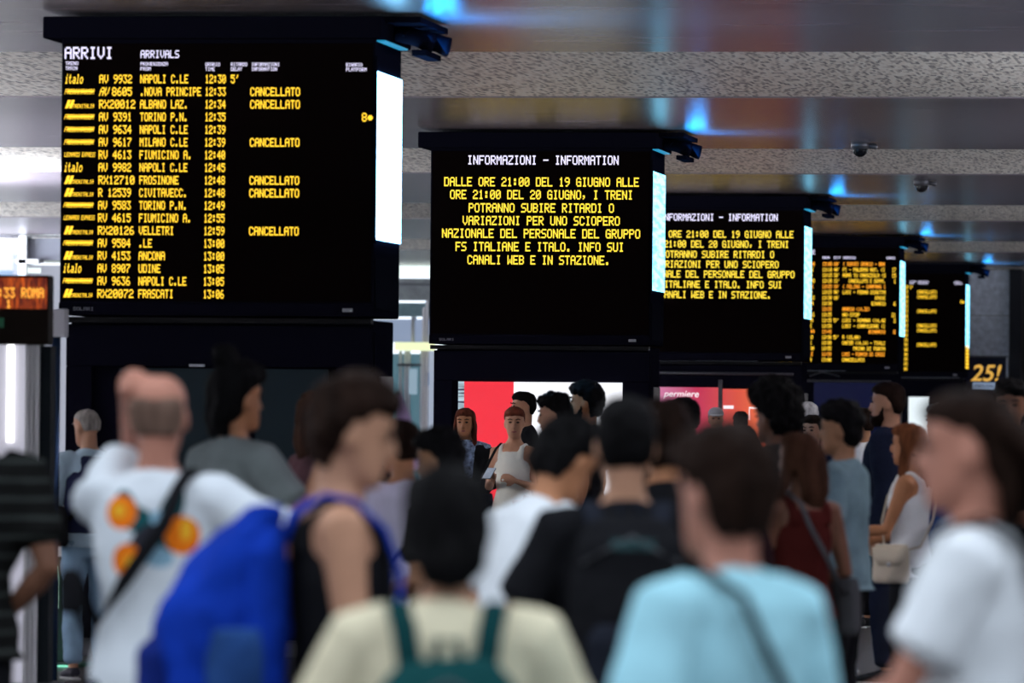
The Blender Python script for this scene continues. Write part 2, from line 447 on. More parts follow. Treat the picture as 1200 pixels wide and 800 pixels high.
T4, _, _ = totem(3, 'fourth totem in the row, dense list of departures in amber text', BW*.985, SIDE_CYAN)
T5, _, _ = totem(4, 'farthest and smallest totem in the row, arrivals list with a few amber words', BW*.985, SIDE_CYAN)
TY = -.0145

rows = [('i','AV 9932','NAPOLI C.LE','12:30',"5'",0), ('b','AV 8605',".NOVA PRINCIPE",'12:33','',1), ('f','RX20012','ALBANO LAZ.','12:34','',1),
 ('b','AV 9391','TORINO P.N.','12:35','',0), ('b','AV 9634','NAPOLI C.LE','12:39','',0), ('b','AV 9617','MILANO C.LE','12:39','',1),
 ('l','RV 4613','FIUMICINO A.','12:40','',0), ('i','AV 9982','NAPOLI C.LE','12:45','',0), ('f','RX12710','FROSINONE','12:48','',1),
 ('f','R 12539','CIVITAVECC.','12:48','',1), ('b','AV 9583','TORINO P.N.','12:49','',0), ('l','RV 4615','FIUMICINO A.','12:55','',0),
 ('f','RX20126','VELLETRI','12:59','',1), ('b','AV 9584','.LE','13:00','',0), ('f','RV 4153','ANCONA','13:00','',0),
 ('i','AV 8907','UDINE','13:05','',0), ('b','AV 9636','NAPOLI C.LE','13:05','',0), ('f','RX20072','FRASCATI','13:06','',0)]
line_h = .057
def arrivals(t, faint=False):
    def lab(s, xa, xb, y, hpx, name='header_text'):
        m = bmesh.new(); dots(m, s, u(xa), u(xb), v(250, y+.0), hpx/175, TY); return obj(name, m, WHITE_L, t)
    lab('ARRIVI', 74, 130, 62, 14); lab('ARRIVALS', 163, 208, 63.5, 9)
    for s, xa, xb, y in (('TRENO',75,90,74.3),('TRAIN',75,89,80),('PROVENIENZA',163,195,75),('FROM',163,175,80.7),('ORARIO',239,256,75.5),('TIME',239,250,81),
                         ('RITARDO',269,288,75.5),('DELAY',269,282,81),('INFORMAZIONI',293,326,75.5),('INFORMATION',293,323,81),('BINARIO',404,423,76),('PLATFORM',404,428,81.5)):
        lab(s, xa, xb, y, 4.2)
    for r, (lg, tr, ds, tm, dl, cn) in enumerate(rows):
        zc = v(250, 92.6+14.82*r); m = bmesh.new()
        if lg == 'i': dots(m, 'italo', u(75), u(96), zc, .062, TY, .15)
        elif lg == 'b':
            dots(m, 'FRECCIAROSSA', u(75), u(109), zc, .034, TY, .3); bar(m, u(77), u(108), zc-.006, zc+.008, TY-.0005, .004)
        elif lg == 'l':
            dots(m, 'LEONARDO EXPRESS', u(75), u(111), zc, .030, TY, .1)
        else:
            for q in (0, 1): bar(m, u(75+q*4.5), u(78.5+q*4.5), zc-.028, zc+.028, TY, .02)
            bar(m, u(76), u(82), zc-.012, zc+.002, TY, .008)
            dots(m, 'TRENITALIA', u(84), u(109), zc-.013, .026, TY, .2)
        if tr == 'AV 8605': dots(m, '8605', u(130), u(153), zc, line_h, TY); dots(m, 'AV', u(116), u(126), zc, line_h, TY, .3)
        else: dots(m, tr, u(115), u(157 if len(tr) == 7 and tr[0:2] == 'RX' else 153), zc, line_h, TY)
        dots(m, ds, u(163), u(163)+len(ds)*.0297, zc, line_h, TY)
        dots(m, tm, u(239), u(263), zc, line_h, TY)
        if dl: dots(m, dl, u(269), u(279), zc, line_h, TY)
        if cn: dots(m, 'CANCELLATO', u(292), u(350), zc, line_h, TY)
        if r == 3: dots(m, '8*', u(423), u(435.5), zc, line_h, TY)
        obj('text_row', m, AMBER, t)
arrivals(T1); arrivals(T5)
# strike notice on totems 2 and 3
def u2(px): return on_y(px, 300, BY[1]).x - X0
def v2(py): return on_y(630, py, BY[1]).z
strike = [('DALLE ORE 21:00 DEL 19 GIUGNO ALLE', 520, 748, 213), ('ORE 21:00 DEL 20 GIUGNO, I TRENI', 527, 741, 228), ('POTRANNO SUBIRE RITARDI O', 549, 719, 243.5),
 ('VARIAZIONI PER UNO SCIOPERO', 542, 726, 258.5), ('NAZIONALE DEL PERSONALE DEL GRUPPO', 518, 750, 273.5), ('FS ITALIANE E ITALO. INFO SUI', 534, 731, 289), ('CANALI WEB E IN STAZIONE.', 548, 715, 304.5)]
for t in (T2, T3):
    m = bmesh.new(); dots(m, 'INFORMAZIONI - INFORMATION', u2(547), u2(724), v2(187.5), .086, TY); obj('header_text', m, WHITE_L, t)
    for s, a, b, y in strike:
        m = bmesh.new(); dots(m, s, u2(a), u2(b), v2(y), .086, TY); obj('text_row', m, mat('yellow diodes', (.02,.02,.02), .4, emit=1.35, ecol=(1.0, .72, .05)), t)
# departures on totem 4
def u4(px): return on_y(px, 300, BY[3]).x - X0
def v4(py): return on_y(1000, py, BY[3]).z
m = bmesh.new(); dots(m, 'PARTENZE', u4(925), u4(955), v4(295.5), .06, TY); obj('header_text', m, WHITE_L, T4)
for s, a, b in (('ORA', 964, 972), ('RIT', 977.5, 985), ('INFORMAZIONI', 988, 1003), ('BINARIO', 1039, 1049)):
    m = bmesh.new(); dots(m, s, u4(a), u4(b), v4(302), .035, TY); obj('header_text', m, WHITE_L, T4)
dep = [('12:00',"60'",'( SURVEY ORARIO - BRN',988,1037,''), ('12:10',"40'",'FI - PALERMO NOT. (I',988,1037,'17'), ('12:15',"30'",'ROMA TU VARAZZOLA (S',988,1038,'15'),
 ('12:20',"15'",'CANCELLATO E SOPPR.',995,1038,'1'), ('12:25',"10'",'( FELINO - CAMPANO I',988,1038,''), ('12:25',"90'",'LUOI - FERMA DIRETTA',988,1038,''),
 ('12:30',"10'",'RIMINI',1026,1038,''), ('12:30','','BINARIO',1022,1038,'6'), ('12:35','','NARNIA (14.32)',988,1020,''), ('12:35','','NO-STOP',988,1008,'21'),
 ('12:35',"5'",'LUOI - ROMANA (14.42',988,1038,'3'), ('12:38','','LUOI - CAMPOLEONE (I',988,1038,''), ('12:45','','BINARIO',1019,1038,'8'), ('12:50',"5'",'A (15.00)',988,1009,''),
 ('12:50','','CARTER (14.14) - TIVOLI',988,1038,''), ('12:55','','PRIMA DI PORTA',1001,1038,''), ('12:58','','LUOI - FORMIA DI CASSI',988,1038,''), ('13:00','','CANCELLATO',988,1014,'')]
for r, (tm, dl, tx, a, b, pf) in enumerate(dep):
    m = bmesh.new(); z = v4(309.3+6.6*r)
    dots(m, tm, u4(964), u4(975), z, .054, TY)
    if dl: dots(m, dl, u4(977.5), u4(984), z, .054, TY)
    dots(m, tx, u4(a), u4(b), z, .054, TY)
    if pf: dots(m, pf, u4(1050-2.2*len(pf)), u4(1050), z, .062, TY)
    dots(m, ('ROMA TIBURTINA', 'NAPOLI C.LE', 'GENOVA', 'VITERBO', 'MILANO C.LE')[r % 5], u4(932), u4(955 - 1.5*(r % 3)), z, .054, TY)
    if r > 11: dots(m, 'RV 41', u4(915), u4(929), z, .062, TY)
    obj('text_row', m, AMBER if r % 4 else mat('warm amber diodes', (.02,.02,.02), .4, emit=1.6, ecol=(1.0, .36, .02)), T4)
# amber lines low on the side of the farthest totem
for q in range(7):
    z = SZ0 + .02 - q*.06
    obj('side_text_row', B(.012, .016, .1, DEP-.2, z-.02, z+.02), AMBER, T5)
# cabinet screens
def scr(t, name, x0, x1, z0, z1, m, y=.02): return obj(name, B(x0, x1, y, y+.03, z0, z1), m, t)
scr(T1, 'dark_screen', u(140), u(262), .75, 1.94, DARKGL); scr(T1, 'dark_screen', u(300), u(385), .75, 1.94, DARKGL)
obj('latch', B(u(222), u(240), .02, .04, v(230, 429.5), v(230, 426.5)), LIGHTM, T1)
zt2 = v2(447.5)
scr(T2, 'red_screen', u2(545), u2(603), .8, zt2, glow('red screen', (1.0, .035, .06), .92))
scr(T2, 'white_screen', u2(603), u2(730), .8, zt2, glow('white screen', (.93, .94, 1.0), 1.15))
scr(T2, 'screen_edge', u2(538), u2(545), .8, zt2, screen_mat('mottled screen edge', (.03, .03, .08), (.6, .8, .9), .8, (1, 1, 14)))
obj('latch', B(u2(514), u2(530), .0, .02, v2(400.6), v2(399.2)), LIGHTM, T2)
def u3(px): return on_y(px, 300, BY[2]).x - X0
def v3(py): return on_y(860, py, BY[2]).z
zt3 = v3(454)
gm = bpy.data.materials.new('pink to red screen'); gm.use_nodes = True; nt = gm.node_tree; b = nt.nodes['Principled BSDF']
tc = nd(nt, 'ShaderNodeTexCoord'); sx = nd(nt, 'ShaderNodeSeparateXYZ'); mr = nd(nt, 'ShaderNodeMapRange'); r = nd(nt, 'ShaderNodeValToRGB')
mr.inputs['From Min'].default_value = u3(778); mr.inputs['From Max'].default_value = u3(935)
nt.links.new(tc.outputs['Object'], sx.inputs[0]); nt.links.new(sx.outputs['X'], mr.inputs[0]); nt.links.new(mr.outputs[0], r.inputs[0]); nt.links.new(r.outputs[0], b.inputs['Emission Color'])
e = r.color_ramp.elements; e[0].color = (.75, .22, .42, 1); e[1].color = (.85, .02, .05, 1)
x = e.new(.25); x.color = (.65, .03, .11, 1); x = e.new(.55); x.color = (.85, .10, .06, 1); x = e.new(.7); x.color = (.95, .16, .06, 1)
b.inputs['Base Color'].default_value = (.02, .02, .02, 1); b.inputs['Emission Strength'].default_value = .8
scr(T3, 'advert_screen', u3(772), u3(843), .8, zt3, gm); scr(T3, 'advert_screen', u3(848), u3(935), .8, v3(455.5), gm)
obj('mullion', B(u3(843), u3(847.5), -.0, .05, .8, v3(445), .003), GREYM, T3)
def words(name, s, size, loc, m, parent, shear=.25, rot=(PI/2, 0, 0)):
    cu = bpy.data.curves.new('txt', 'FONT'); cu.body = s; cu.size = size; cu.shear = shear; cu.extrude = .002; cu.offset = size*.012
    o = bpy.data.objects.new('txt', cu); C.objects.link(o)
    dg = bpy.context.evaluated_depsgraph_get(); me = bpy.data.meshes.new_from_object(o.evaluated_get(dg), depsgraph=dg)
    bpy.data.objects.remove(o); me.materials.clear()
    q = link_mesh(name, me, m, parent); q.location = loc; q.rotation_euler = rot
    return q
SW = glow('white screen lettering', (1, .9, .95), 1.0)
words('advert_lettering', 'permiere', .115, (u3(779), .012, v3(465.5)), SW, T3)
m = B(u3(849), u3(861), .012, .016, v3(479), v3(475)); obj('advert_caption', m, SW, T3)
m = B(u3(879), u3(891), .012, .016, v3(478.5), v3(476.5)); box(m, u3(879), u3(880), .012, .016, v3(492), v3(478.5)); obj('advert_outline', m, SW, T3)
scr(T4, 'dark_screen', u4(955), u4(1050), .8, v4(448), mat('dim blue screen', (.01, .012, .04), .2, emit=.02, ecol=(.1,.15,.9)))
m = bmesh.new(); tube(m, [((u4(950), .0, v4(441)), .012, .012), ((u4(965), -.02, v4(436)), .012, .012), ((u4(985), .0, v4(441)), .012, .012)], n=8); obj('cable_loop', m, GREYM, T4, True)
def u5(px): return on_y(px, 300, BY[4]).x - X0
def v5(py): return on_y(1090, py, BY[4]).z
scr(T5, 'white_screen', u5(1066), u5(1090), .8, v5(465), glow('far white screen', (.85, .95, 1), 1.0))

# standing advert panel with the number
ay = FY-2.0
a = on_y(1124, 417, ay); b = on_y(1181, 459, ay); ac = (a.x+b.x)/2
ap = empty('advert_panel', (ac, ay, 0), label='dark standing advert panel reading 25! in yellow beside the farthest totem', cat='advert')
obj('casing', B(a.x-ac, b.x-ac, 0, .25, .05, a.z, .01), mat('navy casing', (.012, .012, .03), .4), ap)
obj('edge_strip', B(b.x-ac-.03, b.x-ac, -.03, .0, b.z-.6, a.z), mat('silver strip', (.7, .72, .8), .3, .5), ap)
obj('top_strip', B(a.x-ac, b.x-ac, -.03, .0, a.z-.02, a.z+.01), GREYM, ap)
obj('foot', B(a.x-ac-.05, b.x-ac+.05, -.1, .35, 0, .06, .01), GREYM, ap)
def A_(px, py): p = on_y(px, py, ay); return (p.x-ac, -.015, p.z)
words('number', '25!', .42, A_(1137, 446), glow('yellow print', (1.0, .55, .10), .75), ap)
m = bmesh.new(); p = A_(1150, 431); q = A_(1172, 431); dots(m, 'FINO AL 50', p[0], q[0], p[2], .05, -.012); obj('caption', m, mat('dim white print', (.5, .4, .4), .5), ap)
p, q = A_(1140, 448), A_(1167, 457)
obj('caption_box', B(p[0], q[0], -.02, 0, q[2], p[2]), glow('pale blue box', (.30, .40, .58), .7), ap)
m = bmesh.new(); dots(m, 'OFFERTE ESTATE', p[0]+.03, q[0]-.03, (p[2]+q[2])/2, .05, -.022); obj('caption', m, mat('dark print', (.03, .04, .1), .5), ap)

# ceiling cameras
for (px, py, d, lb) in ((1008, 173, 56.0, 'dark dome camera under the ceiling, the nearer of the two'), (1080, 210, 65.0, 'dark dome camera under the ceiling, the farther of the two')):
    p = on_depth(px, py, d)
    t = empty('dome_camera', (p.x, p.y, CEIL), label=lb, cat='camera', group='dome cameras on the ceiling')
    m = bmesh.new(); tube(m, [((0,0,.02), .09, .09), ((0,0,-.06), .09, .09)], n=18, flat=True); obj('mount', m, GREYM, t, True)
    m = bmesh.new(); ell(m, (0,0,-.07), (.075,.075,.07), n=16); obj('dome', m, mat('dark dome', (.01,.01,.012), .1), t, True)
    m = bmesh.new(); tube(m, [((.05,0,-.02), .02,.02), ((.16,0,-.04), .03,.03)], n=10); obj('arm', m, GREYM, t, True)

# ------------------------------------------------------------------ left foreground kiosk and info column
kd = 31.5
kp = on_depth(20, 472, kd)
kiosk = empty('ticket_kiosk', (kp.x, kp.y, 0), label='white lit kiosk column topped by a red and orange diode sign at the left edge', cat='kiosk')
def KB(name, pa, pb, m, y0=0., y1=.6, bev=.0, par=kiosk):
    a = on_y(pa[0], pa[1], kp.y); b = on_y(pb[0], pb[1], kp.y)
    return obj(name, B(a.x-kp.x, b.x-kp.x, y0, y1, max(0., b.z), a.z, bev), m, par)
KB('sign_housing', (-70, 322), (58, 404), mat('sign brown black', (.012, .008, .006), .6, spec=.05), -.05, .10, .01)
def led_sign():
    m = bpy.data.materials.new('red orange sign'); m.use_nodes = True; nt = m.node_tree; b = nt.nodes['Principled BSDF']; L = nt.links.new
    tc = nd(nt, 'ShaderNodeTexCoord'); mp = nd(nt, 'ShaderNodeMapping'); mp.inputs['Scale'].default_value = (60, 1, 9)
    n = nd(nt, 'ShaderNodeTexNoise'); n.inputs['Scale'].default_value = 1.; r = nd(nt, 'ShaderNodeValToRGB')
    e = r.color_ramp.elements; e[0].position = .42; e[0].color = (.12, .008, .003, 1); e[1].position = .75; e[1].color = (1.0, .16, .01, 1)
    L(tc.outputs['Object'], mp.inputs[0]); L(mp.outputs[0], n.inputs['Vector']); L(n.outputs['Fac'], r.inputs[0]); L(r.outputs[0], b.inputs['Emission Color'])
    b.inputs['Base Color'].default_value = (.02, .01, .01, 1); b.inputs['Emission Strength'].default_value = .75
    return m
KB('sign_face', (-68, 325), (57, 362), led_sign(), -.06, -.05)
a = on_y(0, 343, kp.y)
m = bmesh.new(); dots(m, 'ORE 12:33 ROMA', on_y(-40, 343, kp.y).x-kp.x, on_y(54, 343, kp.y).x-kp.x, a.z, .055, -.063); obj('sign_text', m, ORANGE, kiosk)
a = on_y(0, 356, kp.y)
m = bmesh.new(); dots(m, 'BINARIO 1', on_y(-50, 356, kp.y).x-kp.x, on_y(16, 356, kp.y).x-kp.x, a.z, .045, -.063); obj('sign_text', m, ORANGE, kiosk)
KB('light_box', (-60, 385), (38, 800), mat('white box', (.62, .60, .66), .4, emit=.32, ecol=(.85, .85, 1.0)), 0, .10, .01)
KB('light_tube', (10, 386), (16, 518), glow('tube light', (1, 1, 1), 2.2), -.03, .0)
for px in (31, 36, 41): KB('ribbed_edge', (px, 386), (px+2.4, 800), mat('pale rib', (.7, .7, .72), .4), -.02, .1)
KB('green_lens', (-60, 372), (8, 384), mat('green glass', (.03, .16, .08), .2), -.07, -.05)
KB('dark_side', (45, 405), (56, 800), mat('dark side', (.012, .016, .02), .6, spec=.05), 0, .12)
pp = on_depth(65, 472, 34.5)
post = empty('steel_post', (pp.x, pp.y, 0), label='slim dark blue post with a lit bracket beside the left kiosk', cat='post')
m = bmesh.new(); tube(m, [((0,0,0), .028, .028), ((0,0,2.25), .028, .028)], n=14, flat=True); obj('pole', m, mat('blue steel', (.03, .06, .14), .25, .6), post, True)
obj('base_plate', B(-.09, .09, -.09, .09, 0, .02, .004), GREYM, post)
obj('bracket', B(-.02, .065, -.05, .05, 2.10, 2.27, .005), mat('white bracket', (.6, .6, .65), .4), post)
# green glass info column on a low lit plinth
gd = on_depth(62, 472, 36.7)
def GX(px): return on_y(px, 600, gd.y).x - gd.x
def GZ(py): return on_y(60, py, gd.y).z
gc = empty('info_column', (gd.x, gd.y, 0), label='dark green glass column with a glowing white line beside the bald man', cat='terminal')
obj('glass_body', B(GX(40), GX(84), .0, .12, .03, GZ(652), .01), mat('dark green glass', (.008, .05, .03), .12, spec=.6), gc)
for px in (38, 42): obj('edge_profile', B(GX(px), GX(px+2), -.02, .13, .0, GZ(650), .002), GREYM, gc)
obj('reflection_line', B(GX(67), GX(69.4), -.012, .0, GZ(713), GZ(663)), glow('mint reflection glow', (.6, 1.0, .78), 1.6), gc)  # glowing strip drawn in for a tube's reflection in the glass
obj('plinth', B(GX(36), GX(98), -.12, .35, 0, .025, .004), mat('green plinth', (.02, .12, .08), .3), gc)
obj('plinth_light', B(GX(64), GX(97), -.13, -.12, .005, .018), glow('mint edge light', (.3, 1.0, .7), .9), gc)


# ------------------------------------------------------------------ people
def R3(ax, a): return Matrix.Rotation(a, 4, ax)
def T4m(p): return Matrix.Translation(Vector(p))
SK = {'light': skin('light skin', (.45, .23, .145)), 'tan': skin('tan skin', (.42, .18, .09)), 'brown': skin('brown skin', (.16, .07, .042)),
      'pink': skin('rosy skin', (.44, .19, .135)), 'olive': skin('olive skin', (.34, .165, .09))}
HR = {'black': hairm('black hair', (.005, .0045, .005)), 'dark': hairm('dark brown hair', (.014, .007, .005)), 'red': hairm('reddish brown hair', (.10, .025, .014)),
      'brown': hairm('brown hair', (.05, .021, .012)), 'white': hairm('white hair', (.62, .60, .62)), 'grey': hairm('short grey hair', (.30, .27, .25)), 'auburn': hairm('auburn hair', (.13, .045, .02))}
EYEW = mat('eye', (.04, .025, .02), .15); LIP = mat('lips', (.30, .10, .09), .45); BROW = mat('brow', (.02, .013, .01), .8)
SOLE = mat('shoe black', (.012, .012, .014), .6)
HEADR = [(-.118,.022,.078,.045), (-.105,.042,.088,.012), (-.085,.053,.090,-.02), (-.06,.061,.089,-.052), (-.03,.067,.087,-.077), (0,.071,.084,-.092), (.03,.075,.086,-.099),
         (.06,.075,.086,-.097), (.085,.066,.076,-.085), (.103,.050,.058,-.064), (.114,.026,.030,-.032)]
def rings(bm, L_, M, n=14):
    """(z, half width, front y, back y) cross sections stacked into a closed shape"""
    R = []
    for z, rx, yf, yb in L_:
        cy, ry = (yf+yb)/2, (yf-yb)/2
        R.append([bm.verts.new(M @ Vector((rx*math.cos(2*PI*k/n), cy+ry*math.sin(2*PI*k/n), z))) for k in range(n)])
    for r0, r1 in zip(R, R[1:]):
        for k in range(n): bm.faces.new((r0[k], r0[(k+1)%n], r1[(k+1)%n], r1[k]))
    bm.faces.new(R[0][::-1]); bm.faces.new(R[-1])
HAIR = {
 'short': [(-.055,.060,-.045,-.084), (-.02,.077,-.022,-.102), (.01,.081,-.008,-.110), (.04,.084,.030,-.113), (.062,.084,.085,-.112), (.085,.080,.098,-.106), (.106,.068,.086,-.090), (.124,.045,.058,-.058), (.132,.02,.02,-.025)],
 'buzz': [(-.03,.068,-.03,-.086), (.0,.0735,-.012,-.097), (.03,.078,.0,-.104), (.06,.078,.075,-.102), (.085,.069,.080,-.089), (.103,.053,.060,-.068), (.117,.026,.030,-.032)],
 'full': [(-.085,.062,-.035,-.090), (-.04,.082,-.012,-.115), (.0,.090,.005,-.125), (.04,.094,.045,-.128), (.065,.094,.092,-.126), (.095,.090,.108,-.118), (.122,.076,.092,-.098), (.144,.048,.058,-.06), (.152,.02,.02,-.02)],
 'afro': [(-.09,.072,-.035,-.100), (-.04,.105,-.012,-.140), (.01,.122,.01,-.155), (.06,.128,.095,-.160), (.11,.122,.125,-.150), (.16,.100,.105,-.118), (.195,.06,.06,-.065), (.205,.02,.02,-.02)],
 'fringe': [(-.05,.060,-.05,-.085), (-.02,.074,-.03,-.097), (.01,.0775,-.02,-.1035), (.035,.079,-.03,-.104), (.055,.070,-.05,-.095)],
 'sheet': [(-.07,.072,-.02,-.098), (-.03,.083,.008,-.110), (.01,.086,.016,-.114), (.04,.086,.045,-.114), (.065,.085,.088,-.112), (.09,.079,.096,-.104), (.112,.062,.078,-.082), (.128,.032,.04,-.04)],
}
def limbs(bm, chain, ax=Vector((1,0,0)), n=12): tube(bm, chain, ax, n)
def person(label, px, top, s, face=0., sk='light', hair=('short','black'), shirt=None, shirt_cut='tee', trousers=None, arms=None, head=(0,0,0), lean=0., wide=1., female=False,
           step=0., long_=0., H=None, jacket=None, vox=.0115, twist=0., top_name=None, feet=None, bun=False, beard=False, skirt=False, group='people in the crowd', shoes=None, inner=None, loose=.0):
    """px, top: where the head shows; s: pixels per metre there. Builds a standing figure on the floor facing 'face' degrees (0 away from the camera, 90 to the left)."""
    d = F_PX/s
    ztop = H or on_depth(px, top, d).z
    k = ztop/1.765
    rz = math.radians(face)+YAW
    hairtop = {'afro': 1.075, 'full': 1.012, 'buzz': .992}.get(hair[0] if hair else 'buzz', 1.0)
    U = T4m((0,0,.95)) @ R3('X', -lean) @ R3('Z', twist) @ T4m((0,0,-.95))
    NK = Vector((0,-.012,1.535))
    HM = U @ T4m(NK) @ R3('Z', head[0]) @ R3('X', head[1]) @ R3('Y', head[2]) @ T4m((0, .018, 1.642-1.535))
    # total height with this pose
    topz = (HM @ Vector((0,0,.128*(1 if hairtop < 1.05 else 1.6)))).z
    k = ztop/topz
    hc = HM @ Vector((0,0,.02))
    P = on_depth(px, top, d)
    off = Matrix.Rotation(rz, 3, 'Z') @ (Vector((hc.x, hc.y, 0))*k)
    root = empty('person', (P.x-off.x, P.y-off.y, 0), rz, label, 'person', group)
    root.scale = (k, k, k)
    f = .90 if female else 1.
    f *= wide
    hipf = 1.03 if female else 1.
    TR = [(.82,.150*hipf,.085,-.105), (.88,.165*hipf,.095,-.120), (.95,.168*hipf,.095,-.120), (1.03,.150,.095,-.105), (1.11,.138*(.92 if female else 1),.095,-.098), (1.20,.148*f,.108,-.105),
          (1.29,.165*f,.118 if female else .112,-.112), (1.36,.172*f,.108,-.112), (1.42,.165*f,.085,-.105), (1.455,.125*f,.060,-.088), (1.485,.075,.045,-.072), (1.51,.056,.042,-.066)]
    # ---- joints
    A = arms or {}
    joints = {}
    for sd, nm in ((-1, 'L'), (1, 'R')):
        S = Vector((sd*.172*f, -.012, 1.415))
        e, wv, curl = A.get(nm, ((sd*.05, -.03, -.29), (sd*-.01, .07, -.24), .5))
        E = S + Vector(e).normalized()*.295; W = E + Vector(wv).normalized()*.255
        joints[nm] = (S, E, W, curl)
    K = {}
    for sd, nm in ((-1, 'L'), (1, 'R')):
        q = step*sd
        K[nm] = (Vector((sd*.088,-.01,.90)), Vector((sd*.095, .02+q*.18+abs(q)*.05,.49)), Vector((sd*.098,-.02+q*.36-abs(q)*.04,.09+ (.06*abs(q) if q < 0 else 0))))
    # ---- body: one continuous surface
    bm = bmesh.new()
    rings(bm, TR, U, 16)
    limbs(bm, [(U @ Vector((0,-.015,1.44)), .060, .058), (U @ Vector((0,-.014,1.50)), .054*(f**.5), .054), (HM @ Vector((0,-.022,-.06)), .052*(f**.5), .056), (HM @ Vector((0,-.02,.0)), .05, .055)])
    rings(bm, HEADR, HM, 18)
    limbs(bm, [(HM @ Vector((0,.080,.020)), .009, .010), (HM @ Vector((0,.096,-.006)), .011, .012), (HM @ Vector((0,.104,-.028)), .016, .013), (HM @ Vector((0,.086,-.036)), .016, .010)], n=8)
    ell(bm, HM @ Vector((0,.080,-.062)), (.022,.012,.012), HM.to_3x3()); ell(bm, HM @ Vector((0,.072,.036)), (.052,.016,.012), HM.to_3x3())
    for sd in (-1, 1): ell(bm, HM @ Vector((sd*.075,-.012,-.008)), (.011,.020,.032), HM.to_3x3(), 8)
    for sd, nm in ((-1, 'L'), (1, 'R')):
        S, E, W, curl = joints[nm]; aw = .93 if female else 1.05
        sh = [(U @ (S+Vector((-sd*.05,0,.005))), .055*aw,.055*aw), (U @ S, .058*aw,.058*aw), (U @ S.lerp(E,.3), .050*aw,.050*aw), (U @ S.lerp(E,.7), .043*aw,.043*aw), (U @ E, .038*aw,.038*aw),
              (U @ E.lerp(W,.25), .040*aw,.038*aw), (U @ E.lerp(W,.7), .030*aw,.028*aw), (U @ W, .026*aw,.021*aw)]
        limbs(bm, sh, Vector((0,1,0)))
        Wp, Ep = U @ W, U @ E; dv = (Wp-Ep).normalized()
        ref = U.to_3x3() @ Vector((-sd, 0, 0))
        if abs(dv.dot(ref)) > .8: ref = Vector((0,0,-1))
        nrm = (ref - dv*ref.dot(dv)).normalized(); side = dv.cross(nrm).normalized()
        if side.y < 0 and abs(dv.y) < .7: side = -side
        limbs(bm, [(Wp, .026,.020), (Wp+dv*.03, .036,.019), (Wp+dv*.085, .042,.017)], side, 10)
        for i, ln in enumerate((.070,.080,.074,.058)):
            bp = Wp+dv*.078+side*(.031-.0205*i); a = 0.; pts = [(bp, .0095, .0095)]; p = bp.copy()
            for j, fr in enumerate((.45,.30,.25)):
                a += curl*(.6 if j == 0 else 1.); p = p + (dv*math.cos(a)+nrm*math.sin(a))*ln*fr; pts.append((p.copy(), .0088-.0008*j, .0088-.0008*j))
            limbs(bm, pts, side, 8)
        tp = Wp+dv*.02+side*.022; t1 = tp+(dv*.6+side*.7+nrm*.25)*.040; t2 = t1+(dv*.85+side*.2+nrm*.35)*.032
        limbs(bm, [(tp,.013,.013), (t1,.0115,.0115), (t2,.009,.009)], Vector((0,0,1)), 8)
    for nm, (h, kn, an) in K.items():
        limbs(bm, [(h+Vector((0,0,.03)), .088,.092), (h.lerp(kn,.35), .076,.082), (kn, .052,.056), (kn.lerp(an,.3)+Vector((0,-.015,0)), .050,.056), (kn.lerp(an,.8), .034,.036), (an, .034,.038), (an+Vector((0,0,-.05)), .034,.05)])
        limbs(bm, [(an+Vector((0,-.03,-.045)), .032,.028), (an+Vector((0,.06,-.05)), .038,.024), (an+Vector((0,.15,-.062)), .036,.016)])
    skm = SK[sk]
    fuse('body', bm, skm, root, vox, 2, factor=.45)
    # ---- face details
    for sd in (-1, 1):
        bm = bmesh.new(); ell(bm, HM @ Vector((sd*.030,.0835,.012)), (.0135,.007,.0075), HM.to_3x3(), 8); obj('eye', bm, EYEW, root, True)
        bm = bmesh.new(); tube(bm, [(HM @ Vector((sd*.014,.0945,.033)), .0035,.004), (HM @ Vector((sd*.032,.0935,.039)), .004,.005), (HM @ Vector((sd*.050,.080,.033)), .003,.003)], n=6)
        obj('eyebrow', bm, BROW if not (hair and hair[1] in ('white','grey')) else HR['grey'], root, True)
    bm = bmesh.new(); ell(bm, HM @ Vector((0,.0905,-.062)), (.021,.0065,.0075), HM.to_3x3(), 8); obj('lips', bm, LIP, root, True)
    if beard:
        bm = bmesh.new(); rings(bm, [(-.135,.026,.080,.040), (-.115,.052,.100,.012), (-.09,.064,.104,-.01), (-.068,.068,.102,-.012)], HM); rings(bm, [(-.07,.071,.062,-.01), (-.02,.075,.030,-.005), (.01,.074,.012,-.003)], HM)
        ell(bm, HM @ Vector((0,.090,-.046)), (.034,.012,.008), HM.to_3x3(), 8)
        fuse('beard', bm, HR[hair[1]], root, .009, 1, disp=.006, dscale=60)
    # ---- hair
    if hair:
        bm = bmesh.new(); st = hair[0]; rings(bm, HAIR[st], HM, 18)
        if long_:
            zt = -long_
            limbs(bm, [(HM @ Vector((0,-.070,.04)), .080,.040), (HM @ Vector((0,-.090,-.08 if long_ > .15 else -.03)), .086,.036), (HM @ Vector((0,-.098,zt*.62)), .080,.032), (HM @ Vector((0,-.088,zt)), .052,.020)])
            for sd in ((-1, 1) if long_ > .15 else ()):
                limbs(bm, [(HM @ Vector((sd*.066,.0,.06)), .022,.045), (HM @ Vector((sd*.083,-.005,-.03)), .018,.040), (HM @ Vector((sd*.086,.01,-.12)), .022,.036), (HM @ Vector((sd*.088,.045,max(zt,-.30)+.02)), .020,.028)])
        if bun: ell(bm, HM @ Vector((0,-.06,.16)), (.055,.055,.05)); ell(bm, HM @ Vector((0,-.03,.13)), (.05,.05,.03))
        amp = {'afro': .020, 'full': .013, 'short': .006, 'buzz': .0015, 'fringe': .001, 'sheet': .006}[st]
        ds = {'afro': 32, 'full': 26}.get(st, 30)
